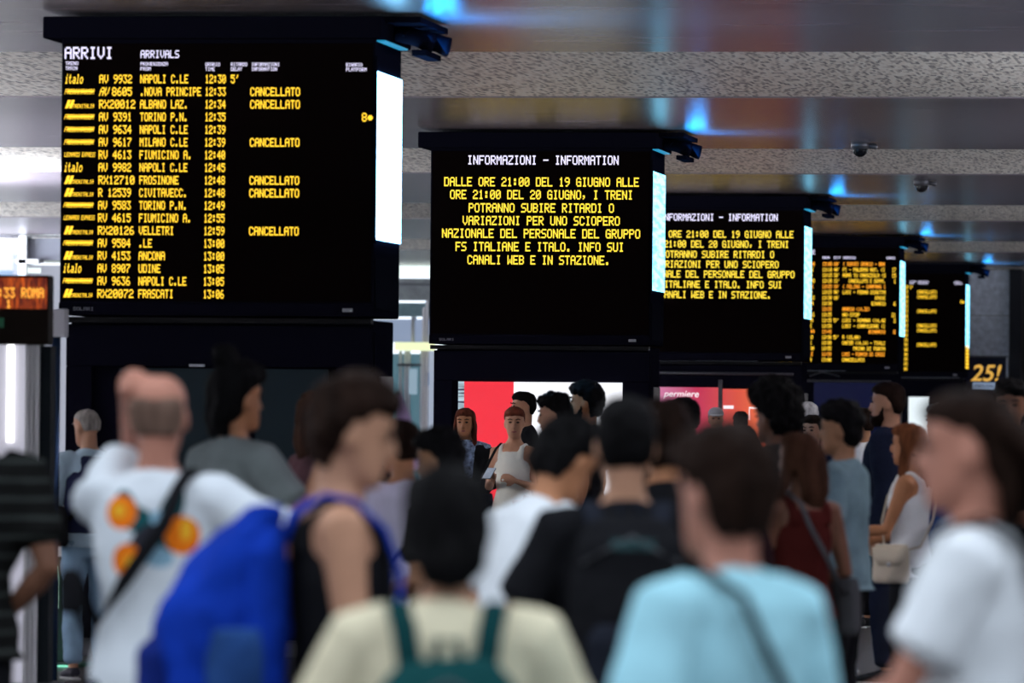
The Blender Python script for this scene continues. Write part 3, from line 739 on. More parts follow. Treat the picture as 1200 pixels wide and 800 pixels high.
        fuse('hair', bm, HR[hair[1]], root, .0095, 2, disp=amp, dscale=ds, dstretch=(1,1,.35 if long_ or st == 'sheet' else .8), seed=px)
    # ---- clothes
    def garment(name, m, cut, inf, hem, seed, neck=1.49):
        bm = bmesh.new()
        L_ = [(z, rx+inf, yf+inf, yb-inf) for z, rx, yf, yb in TR if hem < z < neck]
        z0, rx0, yf0, yb0 = L_[0]
        L_.insert(0, (hem, rx0+.006+loose, yf0+.004, yb0-.006-loose))
        if loose: L_ = [(z, rx+loose*(1 if z < 1.35 else .3), yf+loose*.6, yb-loose*(.8 if z < 1.35 else .2)) for z, rx, yf, yb in L_]
        if cut == 'tank':
            L_ = [(z, rx-(0 if z < 1.33 else .030 if z < 1.40 else .055), yf, yb) for z, rx, yf, yb in L_ if z < 1.45]
        rings(bm, L_, U, 18)
        if cut == 'tank':
            for sd in (-1, 1):
                limbs(bm, [(U @ Vector((sd*.095*f,.085,1.36)), .022,.02), (U @ Vector((sd*.100*f,.045,1.455)), .020,.014), (U @ Vector((sd*.102*f,-.03,1.475)), .020,.014), (U @ Vector((sd*.100*f,-.095,1.42)), .022,.02), (U @ Vector((sd*.095*f,-.105,1.36)), .022,.02)])
        else:
            for sd, nm in ((-1, 'L'), (1, 'R')):
                S, E, W, curl = joints[nm]; g = inf+.004
                ch = [(U @ (S+Vector((-sd*.06,0,.008))), .056+g,.056+g), (U @ S, .060+g,.060+g), (U @ S.lerp(E,.35), .054+g+.004,.054+g+.004)]
                if cut == 'tee': ch += [(U @ S.lerp(E,.68), .054+g+.008,.054+g+.008)]
                else: ch += [(U @ S.lerp(E,.75), .046+g,.046+g), (U @ E, .043+g,.043+g), (U @ E.lerp(W,.4), .040+g,.038+g), (U @ E.lerp(W,.9), .032+g,.030+g)]
                limbs(bm, ch, Vector((0,1,0)))
        if cut != 'tank': limbs(bm, [(U @ Vector((0,-.015,1.44)), .085+inf*.3,.078+inf*.3), (U @ Vector((0,-.015,1.495)), .066+inf*.3,.064+inf*.3)])
        return fuse(name, bm, m, root, .0125, 2, disp=.008 if cut != 'tank' else .004, dscale=9, dstretch=(1,1,.7), seed=seed)
    nm_ = top_name or ('tank_top' if shirt_cut == 'tank' else 'shirt')
    if inner: garment('undershirt', inner, 'tank', .008, .86, px+3)
    sh_o = garment(nm_, shirt, shirt_cut, .014, .86 if not jacket else .87, px)
    if jacket: garment('jacket', jacket, 'long', .036, .80, px+9)
    if trousers:
        bm = bmesh.new()
        rings(bm, [(.79,.155*hipf,.095,-.115), (.86,.172*hipf,.104,-.130), (.93,.176*hipf,.106,-.130), (1.00,.160*hipf,.104,-.118)], Matrix.Identity(4), 16)
        if skirt: rings(bm, [(.42,.26,.20,-.22), (.60,.23,.17,-.19), (.80,.18,.12,-.14), (.98,.15,.10,-.11)], Matrix.Identity(4), 18)
        else:
            for nm, (h, kn, an) in K.items():
                limbs(bm, [(h+Vector((0,0,.02)), .098,.104), (h.lerp(kn,.4), .088,.094), (kn, .070,.074), (kn.lerp(an,.4), .068,.074), (kn.lerp(an,.93), .062,.070)])
        fuse('skirt' if skirt else 'trousers', bm, trousers, root, .013, 2, disp=.007, dscale=8, dstretch=(1,1,1.4), seed=px+5)
    for nm, (h, kn, an) in K.items():
        bm = bmesh.new(); g = shoes or SOLE
        limbs(bm, [(an+Vector((0,-.055,-.045)), .036,.030), (an+Vector((0,.0,-.035)), .044,.045), (an+Vector((0,.07,-.050)), .048,.034), (an+Vector((0,.15,-.060)), .046,.024), (an+Vector((0,.19,-.066)), .034,.016)])
        so = fuse('shoe', bm, g, root, .010, 2)
        bm = bmesh.new(); limbs(bm, [(an+Vector((0,-.065,-.083)), .036,.010), (an+Vector((0,.06,-.083)), .047,.010), (an+Vector((0,.19,-.083)), .036,.010)])
        obj('sole', bm, mat('shoe sole', (.55,.55,.55), .6), so, True)
    root['_k'] = k
    del root['_k']
    INFO[label] = dict(root=root, U=U, HM=HM, joints=joints, k=k, TR=TR, f=f)
    return INFO[label]
INFO = {}
def worn(name, label, cat, I, base, group=None):
    """a thing carried by a person: its own Empty at its base, shapes still given in the wearer's body space"""
    r = I['root']; M = r.matrix_basis if False else Matrix.LocRotScale(r.location, r.rotation_euler, r.scale)
    b = I['U'] @ Vector(base); wp = M @ b
    t = empty(name, wp, r.rotation_euler.z, label, cat, group); t.scale = r.scale
    return t, I['U'], T4m(-b)
def shape(name, bm, I, TM, m, parent, fusev=None, **kw):
    """bm given in the wearer's upright upper-body space"""
    X = TM @ I['U']
    for v_ in bm.verts: v_.co = X @ v_.co
    if fusev: return fuse(name, bm, m, parent, fusev, **kw)
    return obj(name, bm, m, parent, True)
def strap_pts(pts, w_=.022, t=.005): return [(Vector(p), w_, t) for p in pts]
def backpack(label, I, m, m2, w_=.15, h0=.98, h1=1.44, dep=.17, pocket=True, strapm=None, detail=None):
    t, U, TM = worn('backpack', label, 'backpack', I, (0, -.13-dep/2, h0))
    f = I['f']; yb = -.135
    bm = bmesh.new(); rings(bm, [(h0, w_*.85, yb, yb-dep*.85), (h0+.04, w_, yb+.01, yb-dep), (h0+(h1-h0)*.6, w_*1.02, yb+.01, yb-dep), (h1-.07, w_*.93, yb+.01, yb-dep*.85), (h1-.015, w_*.7, yb+.0, yb-dep*.55), (h1, w_*.4, yb-.01, yb-dep*.35)], Matrix.Identity(4), 20)
    shape('main_bag', bm, I, TM, m, t, .014, smooth=3, disp=.010, dscale=9, seed=h0*7)
    if pocket:
        bm = bmesh.new(); rings(bm, [(h0+.03, w_*.7, yb-dep*.8, yb-dep*1.15), (h0+.07, w_*.8, yb-dep*.8, yb-dep*1.3), (h0+.22, w_*.78, yb-dep*.8, yb-dep*1.28), (h0+.26, w_*.6, yb-dep*.8, yb-dep*1.1)], Matrix.Identity(4), 16)
        shape('front_pocket', bm, I, TM, m2, t, .013, smooth=2, disp=.005, dscale=9)
    for sd in (-1, 1):
        bm = bmesh.new(); tube(bm, strap_pts([(sd*.075, yb-.01, h1-.06), (sd*.085*f, -.115, 1.445), (sd*.095*f, -.05, 1.492), (sd*.10*f, .02, 1.480), (sd*.115*f, .095, 1.41), (sd*.125*f, .135, 1.30), (sd*.15*f, .12, 1.17), (sd*.172*f, .03, 1.09), (sd*.15, -.11, h0+.09)], .027, .008), n=10)
        shape('shoulder_strap', bm, I, TM, strapm or m2, t)
    bm = bmesh.new(); tube(bm, [((-.03, yb-.03, h1-.02), .010,.006), ((-.02, yb-.05, h1+.035), .010,.006), ((.02, yb-.05, h1+.035), .010,.006), ((.03, yb-.03, h1-.02), .010,.006)], n=8)
    shape('top_handle', bm, I, TM, m2, t)
    bm = bmesh.new(); tube(bm, [((-w_*.8, yb-dep*.75, h1-.12), .005,.005), ((0, yb-dep*.98, h1-.05), .005,.005), ((w_*.8, yb-dep*.75, h1-.12), .005,.005)], n=6)
    shape('zip', bm, I, TM, GREYM, t)
    return t, TM
def crossbag(label, I, m, side_=1, size=(.13,.05,.10), z=.86, strapm=None, name='shoulder_bag', cat='bag', y=.0, back=True, flap=None, only_strap_w=.014, out=.012):
    """strap over one shoulder, bag at the opposite hip"""
    f = I['f']; bx = side_*(.20+size[1]*.6)
    t, U, TM = worn(name, label, cat, I, (bx, y, z-size[2]))
    bm = bmesh.new(); B0 = bmesh.new(); B0.free()
    rings(bm, [(z-size[2], size[1]*.9, y+size[0]*.85, y-size[0]*.85), (z-size[2]*.8, size[1]*1.05, y+size[0], y-size[0]), (z+size[2]*.5, size[1], y+size[0]*.98, y-size[0]*.98), (z+size[2], size[1]*.6, y+size[0]*.85, y-size[0]*.85)], T4m((bx,0,0)), 16)
    shape('bag_body', bm, I, TM, m, t, .012, smooth=2, disp=.004, dscale=12)
    if flap:
        bm = bmesh.new(); rings(bm, [(z-size[2]*.1, .006, y+size[0]*.55, y-size[0]*.55), (z+size[2]*.3, .008, y+size[0]*.9, y-size[0]*.9), (z+size[2]*.85, .008, y+size[0]*.93, y-size[0]*.93)], T4m((bx+side_*size[1]*1.02,0,0)), 14)
        shape('flap', bm, I, TM, flap, t)
        bm = bmesh.new(); ell(bm, (bx+side_*size[1]*1.25, y, z-size[2]*.02), (.006,.014,.014), None, 8); shape('clasp', bm, I, TM, LIGHTM, t)
    s2 = -side_
    bpts = [(bx, y-size[0]*.7, z+size[2]*.7), (side_*.165, -.10, 1.04), (side_*.06*f, -.145, 1.20), (s2*.055*f, -.150, 1.36), (s2*.085*f, -.125, 1.445), (s2*.098*f, -.03, 1.497)]
    fpts = [(s2*.098*f, -.03, 1.497), (s2*.090*f, .065, 1.445), (s2*.05*f, .130, 1.33), (side_*.05*f, .140, 1.18), (side_*.165, .09, 1.02), (bx, y+size[0]*.7, z+size[2]*.7)]
    bpts = [(a, b-out if b < -.09 else b, c_+(out*.5 if c_ > 1.4 else 0)) for a, b, c_ in bpts]; fpts = [(a, b+out*1.4 if b > .05 else b, c_+(out*.5 if c_ > 1.4 else 0)) for a, b, c_ in fpts]
    for nm, pts in (('strap', bpts), ('strap', fpts)):
        bm = bmesh.new(); tube(bm, strap_pts(pts, only_strap_w, .005), n=8); shape(nm, bm, I, TM, strapm or m, t)
    return t
def phone(label, I, hand, tilt=-.6):
    S, E, W, curl = I['joints'][hand]; dv = (W-E).normalized(); p = W + dv*.10 + Vector((0,.02,.03))
    t, U, TM = worn('phone', label, 'phone', I, p)
    Rm = T4m(p) @ R3('X', tilt)
    bm = bmesh.new(); box(bm, -.037, .037, -.075, .075, -.004, .004, .003)
    for v_ in bm.verts: v_.co = Rm @ v_.co
    shape('phone_body', bm, I, TM, mat('phone black', (.01,.01,.012), .25), t)
    bm = bmesh.new(); box(bm, -.034, .034, -.071, .071, .004, .0052)
    for v_ in bm.verts: v_.co = Rm @ v_.co
    shape('phone_screen', bm, I, TM, mat('phone screen', (.02,.02,.025), .15, emit=.35, ecol=(.6,.7,.9)), t)
    return t

HOLD = lambda sd: ((sd*.05, .02, -.29), (-sd*.09, .21, .06), .8)     # forearm raised in front, as if holding a phone
HANG = lambda sd: ((sd*.05, -.03, -.29), (-sd*.01, .07, -.24), .5)
BENT = lambda sd: ((sd*.07, -.02, -.28), (-sd*.12, .20, -.04), .7)
blk, navy_f, char = fabric('black cloth', (.010, .010, .012)), fabric('navy cloth', (.012, .016, .035)), fabric('charcoal cloth', (.028, .027, .028))
white_f, jeans, dkjean = fabric('white cotton', (.78, .80, .84), .05), fabric('pale denim', (.22, .34, .46)), fabric('dark denim', (.02, .03, .055))
# --- near row, seen from behind, out of focus
HR['grey2'] = hairm('dark stubble', (.14, .085, .065))
def print_mat():
    m = bpy.data.materials.new('white cotton with orange fruit print'); m.use_nodes = True; nt = m.node_tree; b = nt.nodes['Principled BSDF']; L = nt.links.new
    tc = nd(nt, 'ShaderNodeTexCoord'); sx = nd(nt, 'ShaderNodeSeparateXYZ'); L(tc.outputs['Object'], sx.inputs[0])
    col = None
    base = nd(nt, 'ShaderNodeRGB'); base.outputs[0].default_value = (.66, .69, .74, 1); col = base.outputs[0]
    gate = nd(nt, 'ShaderNodeMath', operation='LESS_THAN'); L(sx.outputs['Y'], gate.inputs[0]); gate.inputs[1].default_value = -.03
    def blob(x, z, rx, rz, c, col, rot=0.):
        mp = nd(nt, 'ShaderNodeMapping', vector_type='TEXTURE'); mp.inputs['Location'].default_value = (x, 0, z+.15); mp.inputs['Rotation'].default_value = (0, rot, 0); mp.inputs['Scale'].default_value = (rx, 1e3, rz)
        n = nd(nt, 'ShaderNodeTexNoise'); n.inputs['Scale'].default_value = 30
        L(tc.outputs['Object'], mp.inputs[0]); ln = nd(nt, 'ShaderNodeVectorMath', operation='LENGTH'); L(mp.outputs[0], ln.inputs[0])
        lt = nd(nt, 'ShaderNodeMath', operation='LESS_THAN'); L(ln.outputs['Value'], lt.inputs[0]); lt.inputs[1].default_value = 1
        mu = nd(nt, 'ShaderNodeMath', operation='MULTIPLY'); L(lt.outputs[0], mu.inputs[0]); L(gate.outputs[0], mu.inputs[1])
        mx = nd(nt, 'ShaderNodeMix', data_type='RGBA'); L(mu.outputs[0], mx.inputs['Factor']); L(col, mx.inputs['A']); mx.inputs['B'].default_value = (*c, 1)
        return mx.outputs['Result']
    teal, org, ylw, blu = (.012, .075, .085), (.85, .19, .012), (.85, .42, .03), (.25, .42, .55)
    for a in ((-.02,1.21,.10,.035,teal,.5), (.03,1.16,.11,.04,teal,-.4), (-.06,1.24,.06,.03,teal,1.2), (.06,1.24,.03,.07,teal,.3), (.02,1.12,.05,.03,blu,.3), (.04,1.21,.04,.025,blu,.6), (-.01,1.165,.03,.05,(.03,.03,.04),.8)):
        col = blob(a[0], a[1], a[2], a[3], a[4], col, a[5])
    for a in ((-.078,1.235,.044,.046,org), (-.085,1.24,.02,.02,ylw), (-.06,1.105,.042,.046,org), (-.05,1.10,.02,.02,ylw), (.09,1.175,.045,.052,org), (.10,1.19,.015,.03,ylw)):
        col = blob(*a[:4], a[4], col)
    L(col, b.inputs['Base Color']); b.inputs['Roughness'].default_value = .9; b.inputs['Specular IOR Level'].default_value = .04
    return m
def striped(c1, c2, name):
    m = bpy.data.materials.new(name); m.use_nodes = True; nt = m.node_tree; b = nt.nodes['Principled BSDF']; L = nt.links.new
    tc = nd(nt, 'ShaderNodeTexCoord'); wv = nd(nt, 'ShaderNodeTexWave', bands_direction='Z'); wv.inputs['Scale'].default_value = 5.5; wv.inputs['Distortion'].default_value = .6
    r = nd(nt, 'ShaderNodeValToRGB'); r.color_ramp.elements[0].position = .88; r.color_ramp.elements[1].position = .95
    r.color_ramp.elements[0].color = (*c1, 1); r.color_ramp.elements[1].color = (*c2, 1)
    L(tc.outputs['Object'], wv.inputs['Vector']); L(wv.outputs['Fac'], r.inputs[0]); L(r.outputs[0], b.inputs['Base Color']); b.inputs['Roughness'].default_value = .9; b.inputs['Specular IOR Level'].default_value = .04
    return m
cyan_f = fabric('pale cyan cotton', (.36, .66, .76), .06); cream_f = fabric('cream cotton', (.72, .64, .46), .08)
teal_f = fabric('dark teal nylon', (.008, .055, .058)); blue_n = fabric('royal blue nylon', (.006, .034, .33), .2); blue_d = fabric('deep blue nylon', (.008, .02, .16), .2)

I = person('dark-haired person in cream shirt with teal backpack, front row centre, seen from behind', 524, 558, 610, 2, 'light', ('full','black'), cream_f, 'tee', dkjean,
           {'L': ((-.12,.06,-.27), (.12,.2,.1), .6), 'R': ((.12,.06,-.27), (-.12,.2,.1), .6)}, head=(0,-.12,0), wide=1.1, loose=.01, long_=.12)
backpack('dark teal backpack on the cream shirt in the front row', I, teal_f, fabric('teal webbing', (.006, .042, .045)), .17, .90, 1.385, .13)
I = person('brown-haired person in pale cyan shirt with thin black strap, front row, seen from behind', 845, 507, 630, 42, 'pink', ('full','dark'), cyan_f, 'tee', dkjean,
           {'L': ((-.10,-.02,-.28), (.02,.1,-.24), .6), 'R': ((.08,.03,-.28), (-.05,.2,.0), .6)}, head=(-.05,-.1,0), wide=1.0, loose=.008)
crossbag('black bag on a thin strap across the pale cyan shirt', I, blk, 1, z=.84)
I = person('woman in pale blue-white tee with long dark brown hair striding left, front right corner', 1134, 458, 575, 80, 'pink', ('short','dark'), white_f, 'tee', blk,
           {'L': ((-.03,.14,-.26), (.0,.24,-.13), .6), 'R': ((.03,.02,-.29), (-.02,.21,-.10), .7)}, head=(.0,-.02,0), female=True, long_=.145, step=.7, loose=.012)
bm = bmesh.new(); HMw = I['HM']
for q in range(5):
    limbs(bm, [(HMw @ Vector((-.05+q*.025,-.06,.07-q*.01)), .045,.035), (HMw @ Vector((-.06+q*.03,-.15,.0-q*.02)), .05,.035), (HMw @ Vector((-.06+q*.03,-.20-q*.012,-.12)), .04,.03), (HMw @ Vector((-.05+q*.03,-.21-.01*q,-.24)), .018,.014)])
fuse('hair_locks', bm, HR['dark'], I['root'], .010, 2, disp=.010, dscale=22, dstretch=(1,1,.3))
crossbag('black shoulder bag at the hip of the woman striding left', I, blk, 1, (.15,.05,.11), .97, name='shoulder_bag', y=.04, only_strap_w=.02, out=.03)
I = person('man in black tank top facing right with a big blue backpack', 418, 449, 490, -84, 'light', ('full','dark'), blk, 'tank', blk,
           {'L': ((-.03,.05,-.29), (.02,.2,-.12), .6), 'R': ((.04,.03,-.29), (-.02,.16,-.19), .6)}, head=(-.02,-.22,0), wide=1.0)
t, TM = backpack('huge royal blue backpack on the man in the black tank top', I, blue_n, blue_d, .19, .80, 1.43, .18, strapm=blue_n, pocket=False)
bm = bmesh.new(); rings(bm, [(.80,.15,-.20,-.38), (.86,.19,-.19,-.43), (1.10,.20,-.18,-.455), (1.22,.20,-.17,-.43), (1.32,.18,-.16,-.375), (1.40,.15,-.16,-.30), (1.46,.09,-.14,-.22)], Matrix.Identity(4), 22); shape('bag_bulge', bm, I, TM, blue_n, t, .014, smooth=4, disp=.02, dscale=7)
bm = bmesh.new(); rings(bm, [(.86,.10,-.40,-.47), (.92,.12,-.38,-.49), (1.12,.12,-.38,-.49), (1.16,.08,-.38,-.45)], Matrix.Identity(4), 18); shape('front_pocket', bm, I, TM, blue_d, t, .013, smooth=2, disp=.006, dscale=9)
bm = bmesh.new(); rings(bm, [(.9,.02,-.20,-.33), (1.1,.025,-.19,-.34), (1.18,.02,-.2,-.32)], T4m((.195,0,0)), 12); shape('side_pocket', bm, I, TM, fabric('slate blue mesh', (.02,.06,.20), .5), t, .011)
I = person('man in white tee with orange fruit print, left hand raised to his shaved head', 186, 434, 425, -8, 'pink', ('fringe','grey2'), print_mat(), 'tee', dkjean,
           {'L': ((.06,.26,.13), (.012,-.19,.13), 1.), 'R': ((.25,.02,-.14), (.06,.18,.12), .6)}, head=(0.1,.0,0), wide=.97, loose=.004)
crossbag('black sling bag worn over the orange fruit print', I, blk, -1, (.07,.03,.06), 1.17, y=-.10, only_strap_w=.020)
I = person('large person in black tee with thin grey stripes, cut off by the left edge', -52, 418, 372, 5, 'brown', ('short','black'), striped((.008,.008,.008), (.035,.04,.038), 'black cotton with grey stripes'), 'tee', blk,
           {'L': HANG(-1), 'R': ((.07,-.06,-.28), (-.14,.13,-.16), .7)}, wide=1.25, loose=.02)
I = person('man with a black backpack and black sleeves, centre, seen from behind', 733, 466, 455, 3, 'light', ('short','black'), blk, 'tee', blk,
           {'L': ((-.13,.03,-.26), (.02,.22,.02), .7), 'R': ((.10,.03,-.27), (-.03,.2,.0), .7)}, wide=1.0, loose=.01)
t, TM = backpack('black backpack with faint teal lettering on the man in the centre', I, blk, fabric('black nylon', (.014,.016,.024)), .16, .92, 1.46, .15)
bm = bmesh.new(); dots(bm, 'MOUNTAIN', -.055, .055, 1.39, .026, -.305)
shape('lettering', bm, I, TM, mat('faint teal print', (.05,.13,.14), .7), t)
I = person('dark-haired man in white tee leaning forward, centre', 668, 500, 395, -55, 'tan', ('full','black'), white_f, 'tee', mat('off white trousers', (.55,.57,.53), .9),
           {'L': ((-.06,.02,-.28), (.05,.2,-.08), .7), 'R': ((.06,.02,-.28), (-.05,.2,-.08), .7)}, head=(.1,-.25,0), lean=.30, loose=.01)
# --- second row
I = person('dark-haired person in charcoal top turned left behind the cream shirt', 514, 506, 300, 60, 'olive', ('full','black'), char, 'tee', blk,
           {'L': BENT(-1), 'R': BENT(1)}, head=(.1,-.15,0), wide=1.1, loose=.015)
I = person('person in white hooded top beside the pale glazed frontage, mostly hidden', 470, 492, 275, 30, 'tan', ('short','dark'), fabric('lilac white cotton', (.62,.58,.70), .05), 'long', jeans, {'L': BENT(-1), 'R': BENT(1)}, jacket=None)
crossbag('orange bag worn by the person in the white hooded top', I, fabric('orange cloth', (.75,.25,.02)), -1, (.08,.05,.13), 1.22, strapm=blk)
q0 = on_depth(483, 500, F_PX/262)
t = empty('banner', (q0.x, q0.y, 0), label='slanted lilac and pink cloth banner on a thin pole before the pale glazed frontage', cat='banner')
def QB(px, py): p = on_y(px, py, q0.y); return Vector((p.x-q0.x, 0, p.z))
m = bmesh.new(); tube(m, [(QB(476, 800)+Vector((0,.03,-QB(476, 800).z)), .012, .012), (QB(466, 458)+Vector((0,.03,0)), .010, .010)], n=10); obj('pole', m, GREYM, t, True)
m = bmesh.new(); ca, cb, cc, cd = QB(465, 463), QB(471, 461), QB(503, 548), QB(468, 552)
lay = []
for i in range(13):
    f_ = i/12; l_ = ca.lerp(cd, f_); r_ = cb.lerp(cc, f_)
    lay.append([m.verts.new(l_.lerp(r_, j/8)+Vector((0, .012*math.sin(j*1.9+i*.4)+dy, 0))) for dy in (0, .006) for j in range(9)])
for a_, b_ in zip(lay, lay[1:]):
    for o_ in (0, 9):
        for j in range(8): m.faces.new((a_[o_+j], a_[o_+j+1], b_[o_+j+1], b_[o_+j]))
    for j in (0, 8): m.faces.new((a_[j], b_[j], b_[j+9], a_[j+9]))
lm = fabric('lilac and pink cloth', (.60, .42, .66), .25); obj('cloth', m, lm, t, True)
I = person('person with towering black hair in grey top, left of the blue backpack', 279, 428, 300, -50, 'tan', ('full','black'), fabric('grey green cotton', (.20,.225,.225)), 'tee', blk,
           {'L': BENT(-1), 'R': ((.16,.06,-.20), (-.02,.10,.24), .9)}, bun=True, long_=.13, loose=.0)
I = person('curly-haired woman with white earring half hidden behind the tank top man', 374, 463, 232, -60, 'olive', ('full','brown'), fabric('rosy dark cotton', (.12,.06,.07)), 'tee', blk, {'L': BENT(-1), 'R': BENT(1)}, female=True, bun=False, long_=.2)
e_ = bmesh.new(); ell(e_, I['HM'] @ Vector((-.088,-.01,-.055)), (.012,.012,.022)); obj('earring', e_, mat('white earring', (.8,.8,.8), .3), I['root'], True)
I = person('tall person with big curly black hair in black coat, right of centre', 907, 440, 235, 35, 'brown', ('afro','black'), blk, 'long', blk, {'L': BENT(-1), 'R': BENT(1)}, head=(.2,-.1,0), jacket=char, wide=1.05)
I = person('woman with long light brown hair and bare brown back, right of the big curly hair', 936, 506, 285, 28, 'brown', ('sheet','brown'), fabric('dark red cloth', (.07,.012,.010)), 'tank', blk, {'L': BENT(-1), 'R': BENT(1)}, head=(.35,0,0), female=True, long_=.22)
crossbag('slack grey bag at the hip of the woman with the bare back', I, fabric('grey canvas', (.07,.07,.075)), 1, (.12,.06,.13), .98)
I = person('man in short-sleeved grey denim shirt facing left', 984, 473, 245, 72, 'olive', ('full','black'), fabric('grey blue denim', (.16,.24,.28), .25), 'tee', blk,
           {'L': HOLD(-1), 'R': ((.04,.0,-.29), (-.02,.10,-.23), .5)}, head=(.1,-.05,0), loose=.018, wide=1.08)
I = person('bearded man in dark navy suit looking left', 1040, 448, 188, 76, 'light', ('short','dark'), fabric('purple shirt', (.10,.03,.10)), 'tee', navy_f, {'L': HANG(-1), 'R': HANG(1)}, head=(.0,.0,0), jacket=navy_f, beard=True)
I = person('woman with long auburn hair and white top carrying a cream handbag', 1064, 496, 214, 72, 'tan', ('sheet','auburn'), white_f, 'tank', blk,
           {'L': ((-.03,.10,-.27), (.02,.25,-.02), .6), 'R': ((.03,.02,-.29), (-.02,.23,-.05), .6)}, head=(.05,-.05,0), female=True, long_=.33)
cr = fabric('cream leather', (.62,.54,.44), .05)
crossbag('cream handbag with flap at the hip of the auburn-haired woman', I, cr, -1, (.115,.05,.115), .94, strapm=cr, flap=cr, name='handbag', y=.05)
I = person('person in blue jacket behind the woman striding left', 1100, 472, 176, 40, 'tan', ('short','grey'), fabric('blue cotton', (.03,.07,.28)), 'tee', blk, {'L': HANG(-1), 'R': HANG(1)}, jacket=fabric('navy blue jacket', (.015,.045,.16)))
I = person('dark-haired man in black at the right edge', 1185, 448, 215, 170, 'brown', ('full','black'), blk, 'long', blk, {'L': BENT(-1), 'R': BENT(1)}, wide=1.1)
I = person('person in dark maroon jacket, centre right of the black backpack', 826, 520, 313, 15, 'brown', ('full','dark'), fabric('dark maroon cloth', (.025,.010,.012)), 'long', blk, {'L': BENT(-1), 'R': BENT(1)}, wide=1.15)
I = person('person in black jumper behind the person in dark maroon', 870, 497, 240, 5, 'brown', ('short','black'), blk, 'long', blk, {'L': BENT(-1), 'R': BENT(1)}, wide=1.15)
# --- sharp figures near the totems
I = person('bald man in pale blue shirt and dark waistcoat facing the first totem', 101, 478, 190, 22, 'light', ('buzz','grey'), fabric('pale blue shirt', (.42,.56,.66), .05), 'long', jeans,
           {'L': ((-.05,.06,-.28), (-.02,.22,.05), .9), 'R': ((.05,.0,-.29), (-.1,.2,-.05), .6)}, head=(.35,-.15,0), shoes=mat('dark trainer', (.02,.018,.03), .6))
def vest(I, m, name='waistcoat'):
    bm = bmesh.new(); L_ = [(z, rx+.026-(0 if z < 1.33 else .04), yf+.026, yb-.026) for z, rx, yf, yb in I['TR'] if .9 < z < 1.46]
    rings(bm, L_, I['U'], 18); o = fuse(name, bm, m, I['root'], .012, 2, disp=.004, dscale=9); return o
vest(I, fabric('dark navy waistcoat', (.02,.024,.06)))
crossbag('black shoulder bag of the bald man in the pale blue shirt', I, blk, -1, (.19,.08,.13), 1.0, y=-.04)
phone('white phone held by the bald man facing the first totem', I, 'L')
I = person('woman with long dark hair in blue and white top and black jacket', 545, 478, 145, 176, 'tan', ('sheet','red'), mat('blue and white print', (.25,.33,.5), .9, var=.9, vscale=25), 'tee', blk,
           {'L': BENT(-1), 'R': ((.10,.10,-.22), (-.08,.06,.25), 1.)}, female=True, long_=.38, head=(-.1,-.05,0))
bm = bmesh.new()
for sd in (-1, 1):
    rings(bm, [(.82,.095,.130,-.15), (1.1,.085,.135,-.14), (1.3,.085,.138,-.14), (1.40,.085,.11,-.13), (1.46,.05,.07,-.10)], I['U'] @ T4m((sd*.125,0,0)), 14)
    S, E, W, cu_ = I['joints']['L' if sd < 0 else 'R']
    limbs(bm, [(I['U'] @ S, .085,.085), (I['U'] @ S.lerp(E,.5), .075,.075), (I['U'] @ E, .065,.065), (I['U'] @ E.lerp(W,.9), .05,.05)], Vector((0,1,0)))
fuse('jacket', bm, blk, I['root'], .013, 2, disp=.005, dscale=9)
I = person('woman with short red hair in white strap top and dress holding a phone', 603, 477, 154, 158, 'light', ('short','red'), fabric('warm white jersey', (.80,.80,.74), .04), 'tank', fabric('white skirt cloth', (.72,.74,.76), .06),
           {'L': HOLD(-1), 'R': HOLD(1)}, head=(.35,-.05,0), female=True, skirt=True)
phone('dark phone in the hands of the red-haired woman', I, 'R')
f = I['f']; t, U, TM = worn('tote_bag', 'dark tote bag hanging from the shoulder of the red-haired woman', 'bag', I, (.26, -.02, .78))
bm = bmesh.new(); rings(bm, [(.78,.04,.13,-.17), (.82,.05,.15,-.19), (1.0,.045,.15,-.19), (1.08,.03,.14,-.18)], T4m((.26,0,0)), 16); shape('bag_body', bm, I, TM, navy_f, t, .012, smooth=2, disp=.005, dscale=10)
for y0, y1 in ((.07, .055), (-.10, -.07)):
    bm = bmesh.new(); tube(bm, strap_pts([(.26,y0,1.06), (.235,y0+.01*(1 if y0 > 0 else -1),1.2), (.165,y1*1.9,1.34), (.135*f,y1*1.3,1.44), (.125*f,-.01,1.482)], .012, .005), n=8); shape('strap', bm, I, TM, blk, t)
I = person('man with cropped dark hair in black tee just behind the red-haired woman', 613, 459, 140, 100, 'light', ('short','black'), blk, 'tee', blk, head=(.1,0,0))
I = person('dark-haired man before the white screen, looking left, middle of three', 649, 463, 185, 70, 'light', ('full','black'), blk, 'tee', blk, {'L': BENT(-1), 'R': BENT(1)}, head=(.2,-.1,0))
I = person('taller dark-haired man before the white screen, nearest its right edge', 686, 449, 172, 75, 'tan', ('full','black'), blk, 'tee', blk, head=(.1,0,0), beard=True)
I = person('dark-haired man facing left under the pink advert screen', 800, 466, 195, 75, 'brown', ('short','black'), blk, 'tee', blk, head=(.1,-.05,0))
I = person('man in grey cap and white tee facing the camera under the orange screen', 839, 478, 112, 180, 'tan', ('short','grey'), white_f, 'tee', blk)
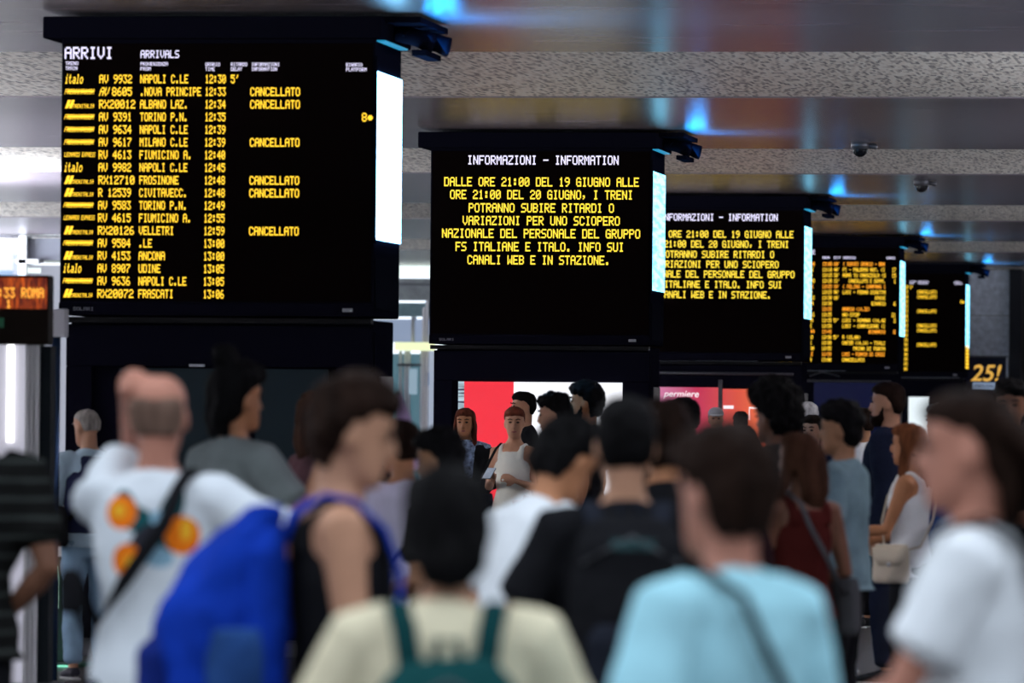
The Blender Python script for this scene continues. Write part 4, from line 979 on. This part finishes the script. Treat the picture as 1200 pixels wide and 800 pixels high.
HMc = I['HM']; bm = bmesh.new(); rings(bm, [(.045,.088,.10,-.115), (.08,.086,.102,-.112), (.115,.07,.085,-.092), (.137,.03,.04,-.04)], HMc, 16)
cp = fuse('cap', bm, fabric('light grey cap', (.45,.46,.5)), I['root'], .010, 2)
bm = bmesh.new(); tube(bm, [(HMc @ Vector((0,.08,.055)), .072,.008), (HMc @ Vector((0,.13,.05)), .066,.007), (HMc @ Vector((0,.165,.043)), .04,.005)], n=12); obj('peak', bm, MATS['light grey cap'], cp, True)
I = person('small dark-haired person right of the man in the grey cap', 868, 484, 103, 0, 'olive', ('full','black'), navy_f, 'tee', blk)
I = person('white-haired person looking right beyond the big curly hair', 947, 471, 140, 20, 'light', ('short','white'), fabric('blue grey shirt', (.2,.24,.36)), 'tee', blk, head=(-.2,0,0))
I = person('dark-haired woman whose face peeps out left of the denim shirt man', 953, 486, 165, 150, 'light', ('sheet','dark'), navy_f, 'tee', blk, female=True, long_=.2)
I = person('person in white shirt behind the bearded man, at his left', 1010, 478, 150, 60, 'olive', ('short','dark'), white_f, 'long', blk)
I = person('dark-haired man peering over the right shoulder of the black backpack', 778, 474, 345, 15, 'tan', ('full','dark'), blk, 'tee', blk)

# spots added out of view on the left, each brightening part of the crowd
def spot(loc, at, e, deg, col=(1, .95, .88)):
    ld = bpy.data.lights.new('crowd_fill_spot', 'SPOT'); ld.energy = e; ld.spot_size = math.radians(deg); ld.spot_blend = .8; ld.shadow_soft_size = .3; ld.color = col
    lo = bpy.data.objects.new('crowd_fill_spot', ld); C.objects.link(lo); lo.location = loc
    lo.rotation_euler = (Vector(at)-Vector(loc)).to_track_quat('-Z', 'Y').to_euler()
q = on_depth(600, 530, 43.5); spot((-16, 36, 3.6), (q.x, q.y, 1.4), 1100, 10)
q = on_depth(1066, 560, 31.0); spot((-13, 27, 3.6), (q.x, q.y, 1.3), 700, 9)
q = on_depth(95, 560, 35.0); spot((-16, 30, 3.6), (q.x, q.y, 1.3), 450, 12, (.85, .93, 1))
bpy.data.scenes.remove(WORK)
